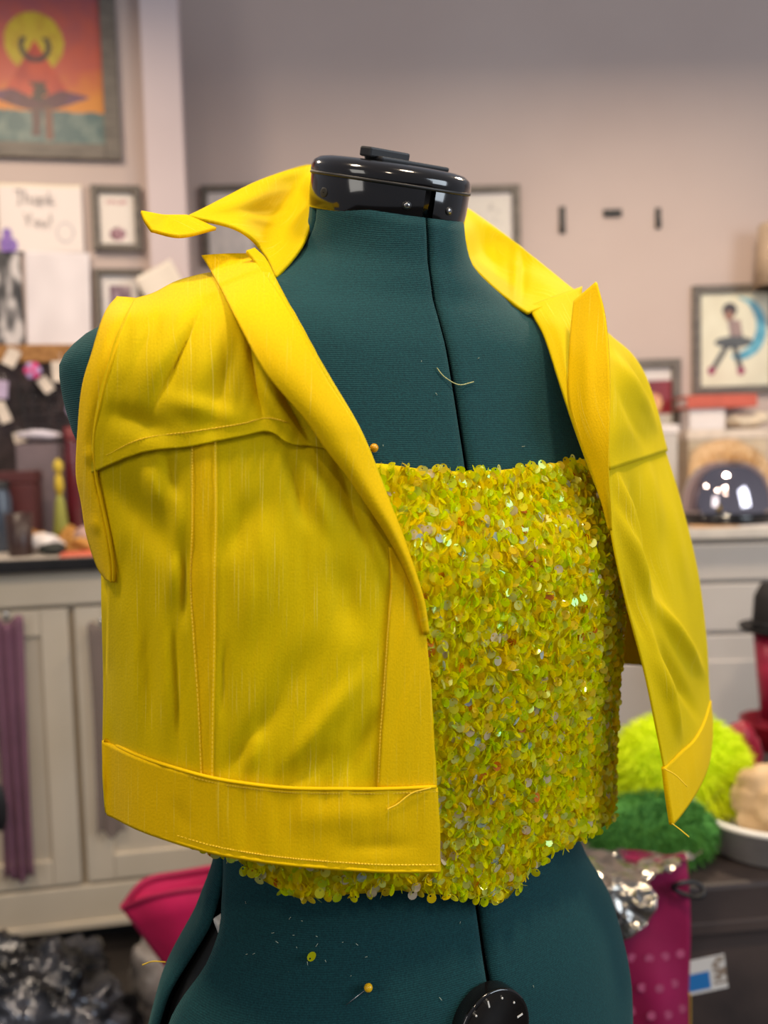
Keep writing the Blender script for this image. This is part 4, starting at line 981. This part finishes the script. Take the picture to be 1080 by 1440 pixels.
b = on_plane(0, 1138, L0+LN*.09, LN); hk = root_at('black_pouch', (b[0], b[1], b[2]-.05), LRZ, 'small black pouch hanging low at the left picture edge', 'pouch')
blob('pouch_body', (0, 0, .05), (.016, .012, .055), BLACKMT, None, None, .1, 20, 3, 3, None, hk); tube('strap', [(0, 0, .10), (.003, .005, .2), (0, .02, .33)], .0015, BLACKMT, hk, 5)
# ------------------------------------------------------------------ floor heap at lower left
def foil_mat(name, c, c2, rough=.22, metal=.9, s=25):
    return M(name, c, rough, metal, c2, s, .6, 60)
SILV = foil_mat('silver_black_film', lin(96, 98, 106), lin(10, 11, 13), .2, .6, 11)
def crumple(name, c, r, mat, label, cat, seed, amp=.55, s=9, sub=5, parent=None):
    bm = bmesh.new(); bmesh.ops.create_icosphere(bm, subdivisions=sub, radius=1.0)
    from mathutils import noise as NN
    for v in bm.verts:
        p = Vector(v.co); q = Vector((p.x*r[0], p.y*r[1], p.z*r[2]))*s+Vector((seed, seed*2, 0))
        k = 0
        for o_ in range(3): k += abs(NN.noise(q*(2**o_)))/(1.6**o_)
        v.co = Vector((p.x*r[0], p.y*r[1], p.z*r[2]))*(1+amp*(k-.35))
        v.co.z = max(v.co.z, -r[2]*.95)
    o = bm_obj(name, bm, mat, parent, True); o.location = c
    if label: tag(o, label, cat)
    return o
def floor_pt(px, py):  return on_plane(px, py, (0, 0, 0), (0, 0, 1))
p = at(np.array(48.), np.array(1400.), np.array(1.50))
crumple('plastic_bag', (p[0]-.05, p[1]+.05, .14), (.17, .14, .145), SILV, 'crumpled silver and black plastic bag on the floor at lower left', 'bag', 3.1, .42, 15)
GREYB = M('grey_film', lin(150, 144, 140), .3, 0, lin(110, 104, 100), 10, .5, 40)
p = at(np.array(165.), np.array(1400.), np.array(1.60))
crumple('plastic_bag', (p[0]+.07, p[1]+.10, .13), (.075, .085, .135), GREYB, 'crumpled grey clear plastic bag between silver bag and pink tote', 'bag', 8.2, .35)
# pink felt tote: tilted open bag
PINKF = M('magenta_felt', lin(200, 6, 84), .75, 0, lin(176, 4, 72), 12, .2, 300)
pt_ = root_at('felt_tote', floor_pt(292, 1440)+np.array([0.06, 0.02, 0]), -0.15, 'bright magenta felt tote bag leaning open behind the form hip', 'bag')
Wd = 1.42
def tp(px, py, d): return at(np.array(float(px)), np.array(float(py)), np.array(float(d)))
rimF = [tp(172, 1277, 1.40), tp(204, 1240, 1.42), tp(258, 1228, 1.44), tp(330, 1218, 1.45), tp(400, 1225, 1.44)]
rimN = [tp(172, 1277, 1.40), tp(212, 1262, 1.37), tp(262, 1252, 1.36), tp(330, 1246, 1.36), tp(400, 1250, 1.38)]
def down(P, zb, sh): return [np.array([q[0]+sh*(1-k/4)*(q[2]-zb), q[1]+.02, zb]) for k, q in enumerate(P)]
def wallm(name, A, B, n=14, m_=20):
    G = catmull(np.stack([np.linspace(a, b, 6) for a, b in zip(A, B)], 1), m_, 1)
    G = catmull(G, n, 0); o = sheet(name, G, PINKF, pt_, .004, None, 0.0); return o
wallm('side', rimN, down(rimN, 0.004, .62)); wallm('side', rimF, down(rimF, 0.004, .62))
G = catmull(np.stack([np.array(rimN)+[0, 0, .002], np.array(rimN)*.5+np.array(rimF)*.5-[0, 0, .012]], 0), 20, 1)
tube('rim', np.array([(Matrix.Rotation(.15, 3, 'Z') @ Vector(q-np.array(pt_.location)))[:] for q in catmull(np.array(rimF), 24, 0)]), .006, M('dark_magenta_trim', lin(160, 0, 66), .7), pt_)
tube('rim', np.array([(Matrix.Rotation(.15, 3, 'Z') @ Vector(q-np.array(pt_.location)))[:] for q in catmull(np.array(rimN), 24, 0)]), .0045, bpy.data.materials['dark_magenta_trim'], pt_)
# ------------------------------------------------------------------ right counter things
def right_base(px, depth): p = on_plane(px, 700, (0, BCY+depth, 0), (0, -1, 0)); return np.array([p[0], p[1], RCZ])
def rz(py, depth, px=1010): return float(on_plane(px, py, (0, BCY+depth, 0), (0, -1, 0))[2])-RCZ
def wid(px_w, depth): return px_w/FPX*(BCY+depth)
# helmet
CHROME = M('dark_chrome', lin(196, 186, 192), .08, 1.0, lin(170, 160, 168), 3)
hb = right_base(1022, 0.13); hm = root_at('chrome_helmet', hb, 0, 'dark chrome half helmet shining on the right counter', 'helmet')
hz = rz(648, .13); hr = wid(124, .13)/2
hz0 = .022
prof = [(1.0, 0), (1.01, .05), (1.0, .2), (.95, .45), (.84, .68), (.66, .86), (.42, .965), (.2, .995), (0.004, 1.0)]
lathe('shell', [(r*hr, hz0+z*(hz-hz0)) for r, z in prof], CHROME, hm, 48, (0, 0, 0), True, 1.0, .85)
lathe('rim', [(hr*.96, hz0-.012), (hr*1.05, hz0-.010), (hr*1.06, hz0), (hr*1.03, hz0+.012), (hr*.99, hz0+.012)], BLACKPL, hm, 48, (0, 0, 0), True, 1.0, .85)
blob('lining', (0, 0, .012), (hr*.9, hr*.75, .0115), BLACKMT, None, None, .05, 20, 2, 3, None, hm)
V = []
for i in range(10):
    for j in range(20):
        a = math.radians(195+150*j/19); rr = hr*(1.0+.16*i/9*math.sin(math.pi*j/19)); V.append((rr*math.cos(a), rr*math.sin(a)*.85, hz0-.004-.012*i/9))
o = mesh('visor', V, grid_faces(10, 20), BLACKPL, hm); md = o.modifiers.new('t', 'SOLIDIFY'); md.thickness = .003
# papers under the helmet edge
for k, (x, dp, w_, rot, m_, lab) in enumerate(((1010, .035, .16, .1, M('manila', lin(214, 170, 126), .7), 'tan folded paper lying at the counter edge below the helmet'), (1072, .03, .14, -.12, PAPER, 'white paper at the right counter edge below the helmet'))):
    t = root_at('paper_sheet', right_base(x, dp)+np.array([0, 0, .0006]), rot, lab, 'paper'); o = box('sheet', (0, 0, .0016), (w_, .07, .003), m_, t, .0008)
# box behind, framed photo stand, woven hat etc.
bh = root_at('white_box', right_base(918, .42), 0, 'tall white box behind the vest on the right counter', 'box'); hgt = rz(598, .42, 918)
box('box_body', (0, 0, hgt*.45), (wid(56, .42), .10, hgt*.9), CABW, bh, .004); box('lid', (0, 0, hgt*.95), (wid(60, .42), .106, hgt*.1-.001), PAPER, bh, .004)
st = root_at('storage_box', right_base(1016, .54), 0, 'cream storage box at the bottom of the stack under the moon picture', 'box'); h1 = rz(604, .50)
box('box_body', (0, 0, h1*.44), (wid(112, .5), .10, h1*.88), M('cream_board', lin(214, 196, 170), .7), st, .004); box('lid', (0, 0, h1*.94), (wid(116, .5), .106, h1*.12-.001), TAGW, st, .004)
h2 = rz(574, .50); t = root_at('flat_box', right_base(988, .535)+np.array([0, 0, h1]), 0, 'flat white box lying on the cream storage box', 'box'); box('box_body', (0, 0, (h2-h1)*.45), (wid(50, .47), .09, (h2-h1)*.9), PAPER, t, .003); box('lid', (0, 0, (h2-h1)*.94), (wid(52, .47), .094, (h2-h1)*.1), PAPER, t, .002)
h3 = rz(556, .50); t = root_at('coral_book', right_base(1005, .54)+np.array([0, 0, h2+.001]), 0, 'coral red book lying directly under the moon picture', 'book')
box('pages', (0, -.002, (h3-h2)*.5), (wid(92, .5), .10, (h3-h2)*.72), PAPER, t, .001)
for z in (.08, .92): box('cover', (0, -.004, (h3-h2)*z), (wid(98, .5), .112, (h3-h2)*.16), M('coral_cover', lin(206, 98, 78), .6), t, .001)
box('spine', (0, -.062, (h3-h2)*.5), (wid(98, .5), .004, (h3-h2)), M('coral_spine', lin(206, 98, 78), .6), t, .001)
blob('cream_cloth', right_base(1052, .53)+np.array([0, 0, h1+.030]), (wid(38, .45), .04, .030), M('cream_cotton', lin(230, 214, 190), .85), 'crumpled cream cloth on the storage box right of the flat box', 'cloth', .35, 18, 6)
# woven sun hat leaning behind the helmet
STRAW = M('straw', lin(222, 190, 150), .8, 0, lin(196, 158, 114), 40, .5, 150, stretch=(1, 1, 5))
ht = root_at('straw_hat', right_base(1040, .33), 0, 'woven straw sun hat leaning behind the chrome helmet', 'hat'); ht.rotation_euler = (math.radians(62), 0, 0)
hh = wid(66, .30)
lathe('crown', [(hh*.50, .02), (hh*.50, .06), (hh*.44, .085), (hh*.25, .092), (.002, .093)], STRAW, ht, 36, (0, hh*.96, 0))
lathe('brim', [(hh*.49, .018), (hh*.70, .016), (hh*.95, .004), (hh*.955, .0), (hh*.70, .010), (hh*.47, .012)], STRAW, ht, 48, (0, hh*.96, 0), True, 1, 1, lambda a, z: .02*math.sin(6*a))
rs = root_at('raffia_bunch', right_base(1034, .255), 0, 'spiky golden raffia bunch sticking up behind the helmet', 'raffia'); V = []; F = []
for k in range(160):
    a = random.uniform(0, 6.28); r_ = random.uniform(0, .04); l_ = rz(622, .262)*random.uniform(.75, 1.08); dx, dy = random.gauss(0, .05), random.gauss(0, .012)
    b0 = np.array([r_*math.cos(a), r_*math.sin(a)*.4, 0]); tt = b0+np.array([dx, dy, l_]); i0 = len(V)
    V += [b0+[.0015, 0, 0], b0-[.0015, 0, 0], tt*.6+b0*.4-[.0014, 0, 0], tt, tt*.6+b0*.4+[.0014, .001, 0]]; F += [(i0, i0+1, i0+2, i0+3, i0+4)]
o = mesh('strands', V, F, GOLD, rs, False); o['kind'] = 'stuff'
lathe('tie', [(.030, rz(622, .262)*.35), (.033, rz(622, .262)*.37), (.030, rz(622, .262)*.40)], GOLD, rs, 16, (0, 0, 0), True, 1.1, .45)
# beige wall lamp shade at the right edge
c = wb(1086, 355, .10); ls = root_at('wall_sconce', (c[0]+.02, BWY, c[2]-.11), 0, 'beige fabric wall sconce at the right picture edge', 'lamp')
lathe('shade', [(.075, .0), (.060, .20), (.057, .20), (.072, .0)], M('beige_shade', lin(200, 176, 150), .8), ls, 28, (0, -.10, 0)); box('wall_plate', (0, -.008, .10), (.06, .016, .10), FRAME, ls, .003); box('arm', (0, -.05, .10), (.012, .08, .012), FRAME, ls, .003)
# ------------------------------------------------------------------ heap at lower right
TOTE = M('dark_tote', lin(76, 64, 60), .5, 0, lin(44, 38, 38), 5, .1, 60)
ct = tp(1000, 1266, 1.25); zt_ = float(ct[2])
tb = root_at('storage_crate', (0.585, 1.555, 0), 0.10, 'dark brown storage crate holding the heap of props at lower right', 'crate')
cw2, cd2 = 0.62, 0.50
zt_ = 0.492
box('crate_body', (0, 0, zt_*.42), (cw2, cd2, zt_*.84), TOTE, tb, .012); box('lid', (0, 0, zt_*.925), (cw2+.03, cd2+.03, zt_*.15-.002), TOTE, tb, .008); box('lid_rim', (0, -cd2/2-.012, zt_*.86), (cw2+.035, .012, .02), TOTE, tb, .003)
# shipping label on the crate front
def crate_front(px, py): # ray against the crate front plane
    n = np.array([math.sin(.10), -math.cos(.10), 0]); p0 = np.array(tb.location)+n*(cd2/2+.0006); return on_plane(px, py, p0, n)
def art_lab(u, v):
    if u < 0.62 and 0.08 < v < 0.62 and u > .05: return (40, 120, 190)
    if u > 0.70 and 0.15 < v < 0.95 and nz2(u, v, 9) > -.1: return (150, 132, 116)
    return (226, 222, 216)
c, w_, h_ = rect_on(crate_front, 957, 1350, 1021, 1392)
t = root_at('shipping_label', c, 0.10, 'white and blue label stuck on the dark crate front', 'label'); t.rotation_euler = (0, -.12, .10)
print_mesh('print', w_, h_, art_lab, t, 40, 30, (0, -.0012, 0)); box('backing', (0, -.0004, 0), (w_, .0008, h_), PAPER, t, 0)
def on_crate(px, py, d):
    p = tp(px, py, d); return p
# white tub with crumpled kraft paper
tu_ = root_at('white_tub', (0.632, 1.412, zt_+.0005), 0, 'white plastic tub standing on the crate at the right picture edge', 'tub')
lathe('tub_wall', [(.092, 0), (.097, .003), (.115, .055), (.125, .060), (.125, .066), (.116, .068), (.109, .058), (.090, .006), (.001, .006)], WHITEPL, tu_, 48)
KRAFT = M('kraft_paper', lin(220, 190, 150), .8, 0, lin(196, 164, 122), 12)
o = crumple('kraft_paper', (0.662, 1.425, zt_+.075), (.075, .06, .055), KRAFT, 'crumpled kraft paper stuffed in the white tub', 'paper', 5.5, .5, 14, 4)
# neon fur bundle and green fur
def fur(name, c, r, mat, label, n, ln, seed, droop=.5):
    t = root_at(name, (c[0], c[1], c[2]-r[2]*.95), 0, label, 'fur'); rg = np.random.default_rng(seed)
    blob('core', (0, 0, r[2]*.95), r, mat, None, None, .22, 12, seed, 4, None, t)
    V = []; F = []
    for k in range(n):
        a = rg.normal(size=3); a /= np.linalg.norm(a); a[2] = max(a[2], -.9)
        p = a*np.array(r)*.98+np.array([0, 0, r[2]*.95]); d = a+rg.normal(size=3)*.35; d /= np.linalg.norm(d); L_ = ln*rg.uniform(.5, 1.2)
        s = np.cross(d, rg.normal(size=3)); s /= np.linalg.norm(s); m_ = p+d*L_*.55; e_ = p+d*L_+np.array([0, 0, -droop*L_*.5]); i0 = len(V)
        V += [p-s*.0009, p+s*.0009, m_+s*.0007, e_, m_-s*.0007]; F += [(i0, i0+1, i0+2, i0+3, i0+4)]
    V = np.array(V); V[:, 2] = np.maximum(V[:, 2], 0.001)
    o = mesh('pile', V, F, mat, t, False); o['kind'] = 'stuff'
NEON = M('neon_yellow_fur', lin(238, 252, 0), .7, 0, lin(222, 244, 0), 10); GREENF = M('green_fur', lin(86, 150, 56), .8, 0, lin(52, 116, 44), 14)
f1 = tp(955, 1088, 1.575); f1[2] = zt_+.086; fur('neon_fur_bundle', f1, (.112, .075, .088), NEON, 'neon yellow fur bundle hanging below the vest corner', 9000, .034, 21)
f2 = tp(915, 1150, 1.385); f2[2] = zt_+.056; fur('green_fur_piece', f2, (.098, .045, .056), GREENF, 'grass green fur piece lying under the neon fur on the crate', 5200, .020, 22)
RED = M('crimson_satin', lin(170, 26, 50), .35, 0, lin(128, 10, 34), 8)
p = tp(1040, 1172, 1.68); o = crumple('satin_scrap', (p[0], p[1], zt_+.069), (.04, .025, .07), RED, 'crimson satin scrap standing between neon fur and white tub', 'cloth', 2.2, .4, 16, 4)
# silver foil sheet over the crate edge
FOIL = foil_mat('silver_foil', lin(206, 200, 186), lin(120, 118, 116), .2, .95, 10)
rows_f = [[(790, 1188, 1.27), (850, 1192, 1.26), (905, 1196, 1.26), (960, 1200, 1.27), (990, 1190, 1.28)], [(798, 1216, 1.20), (850, 1224, 1.19), (890, 1224, 1.19), (925, 1218, 1.20), (968, 1210, 1.23)],
          [(822, 1242, 1.15), (850, 1248, 1.145), (880, 1246, 1.145), (902, 1240, 1.15), (915, 1234, 1.155)], [(842, 1285, 1.135), (866, 1290, 1.13), (890, 1284, 1.13), (910, 1270, 1.13), (919, 1260, 1.135)], [(862, 1312, 1.13), (873, 1322, 1.125), (895, 1312, 1.12), (914, 1297, 1.12), (922, 1284, 1.125)]]
fo = root_at('foil_sheet', tp(870, 1240, 1.3), 0, 'crumpled silver foil sheet draped over the crate edge beside the form', 'foil')
Dn = catmull(catmull(np.array(rows_f, float), 44, 0), 44, 1); Pn = at(Dn[..., 0], Dn[..., 1], Dn[..., 2]); nzv = noise3(Pn.reshape(-1, 3), 38, 4, 2).reshape(Pn.shape); Pn = Pn+nzv*.008
sheet('foil', Pn, FOIL, fo, .0006, None, 0.0)
# hot pink gift bag with dots
PB = M('pink_bag_film', lin(160, 30, 84), .4, 0, lin(132, 22, 66), 6); PBD = M('pale_pink_dot', lin(196, 90, 130), .5)
gb = root_at('gift_bag', (0.374, 1.205, 0.0), 0.0, 'magenta gift bag with pale dots standing in front of the dark crate', 'bag')
gh = float(tp(900, 1232, 1.18)[2])
bm = bmesh.new(); V = []
def bagp(u, v, back): # u 0..1 across, v 0..1 up
    return ((u-.5)*.098*(1+.05*math.sin(9*v)), (.028 if back else -.028)*(1-.75*max(0, v-.7)/.3)*(1-.2*math.cos(6.28*u))+.004*math.sin(14*v+5*u), v*gh*(1+.006*math.sin(6*u)))
n, m_ = 30, 16; V = [bagp(j/(m_-1), i/(n-1), False) for i in range(n) for j in range(m_)]+[bagp(1-j/(m_-1), i/(n-1), True) for i in range(n) for j in range(m_)]
F = grid_faces(n, m_)+[tuple(i+n*m_ for i in f) for f in grid_faces(n, m_)]
for i in range(n-1):
    F.append((i*m_+m_-1, n*m_+i*m_, n*m_+(i+1)*m_, (i+1)*m_+m_-1)); F.append((n*m_+i*m_+m_-1, i*m_, (i+1)*m_, n*m_+(i+1)*m_+m_-1))
F.append(tuple(range(m_))+tuple(n*m_+j for j in range(m_)))
mesh('bag_body', V, F, PB, gb, True); box('gold_edge', (.0505, 0, gh*.40), (.003, .035, gh*.5), M('gold_tape', lin(190, 150, 60), .4), gb, .001)
k = 0
for zi in range(7):
    for xi in range(4):
        x, z = -.036+xi*.024+(.012 if zi % 2 else 0), .20+zi*.040
        if abs(x) > .040: continue
        u = x/.098+.5; y = bagp(u, z/gh, False)[1]-.0012
        r_ = .0065; V = [(x+r_*math.cos(a), y+.0004*s_, z+r_*math.sin(a)) for s_ in (0, 1) for a in np.linspace(0, 6.283, 12, endpoint=False)]; F = [tuple(range(12))]+[(j, (j+1) % 12, 12+(j+1) % 12, 12+j) for j in range(12)]
        mesh('dot', V, F, PBD, gb, False)
# black ring handle on the crate lid front
rg_ = root_at('webbing_loop', tp(968, 1250, 1.215), 0, 'black webbing loop hanging over the crate lid next to the gift bag', 'strap')
tube('loop', [(.022*math.cos(a), .004*math.sin(2*a), .010*math.sin(a)+.1*0-.012*math.cos(a)*.3) for a in np.linspace(0, 6.283, 25)], .0035, BLACKMT, rg_, 8)
# pail, hat and tray at the right edge
p = tp(1092, 1000, 2.03); pl = root_at('red_pail', (p[0], p[1], 0.0), 0, 'crimson bucket stack at the right picture edge', 'bucket')
CRIM = M('crimson_plastic', lin(186, 44, 76), .35, 0, lin(160, 30, 60), 4)
z1 = float(tp(1075, 890, 2.03)[2]); z2 = float(tp(1075, 1012, 2.03)[2])
z0_ = float(tp(1075, 1062, 2.03)[2])
lathe('bucket', [(.035, z2), (.052, z1), (.049, z1), (.033, z2+.01), (.001, z2+.01)], CRIM, pl, 32)
lathe('tray', [(.075, z0_), (.080, z2-.004), (.083, z2-.001), (.074, z2-.003), (.068, z0_+.01), (.001, z0_+.01)], M('red_tray', lin(170, 20, 40), .4), pl, 36)
lathe('pedestal', [(.06, 0), (.06, z0_-.001)], M('grey_pedestal', lin(120, 112, 108), .6), pl, 24)
bh_ = root_at('bowler_hat', (p[0], p[1], z1+.0005), 0, 'black felt bowler hat sitting on the crimson bucket', 'hat')
zh = float(tp(1075, 815, 2.03)[2])-z1
FELT = M('black_felt', lin(30, 28, 30), .8)
lathe('brim', [(.05, .0), (.080, .010), (.085, .018), (.083, .020), (.05, .008)], FELT, bh_, 36); lathe('crown', [(.052, .006), (.054, .03), (.050, zh*.7), (.035, zh*.95), (.001, zh)], FELT, bh_, 36); lathe('hat_band', [(.0535, .010), (.0555, .012), (.0555, .028), (.0545, .030)], BLACKMT, bh_, 36)
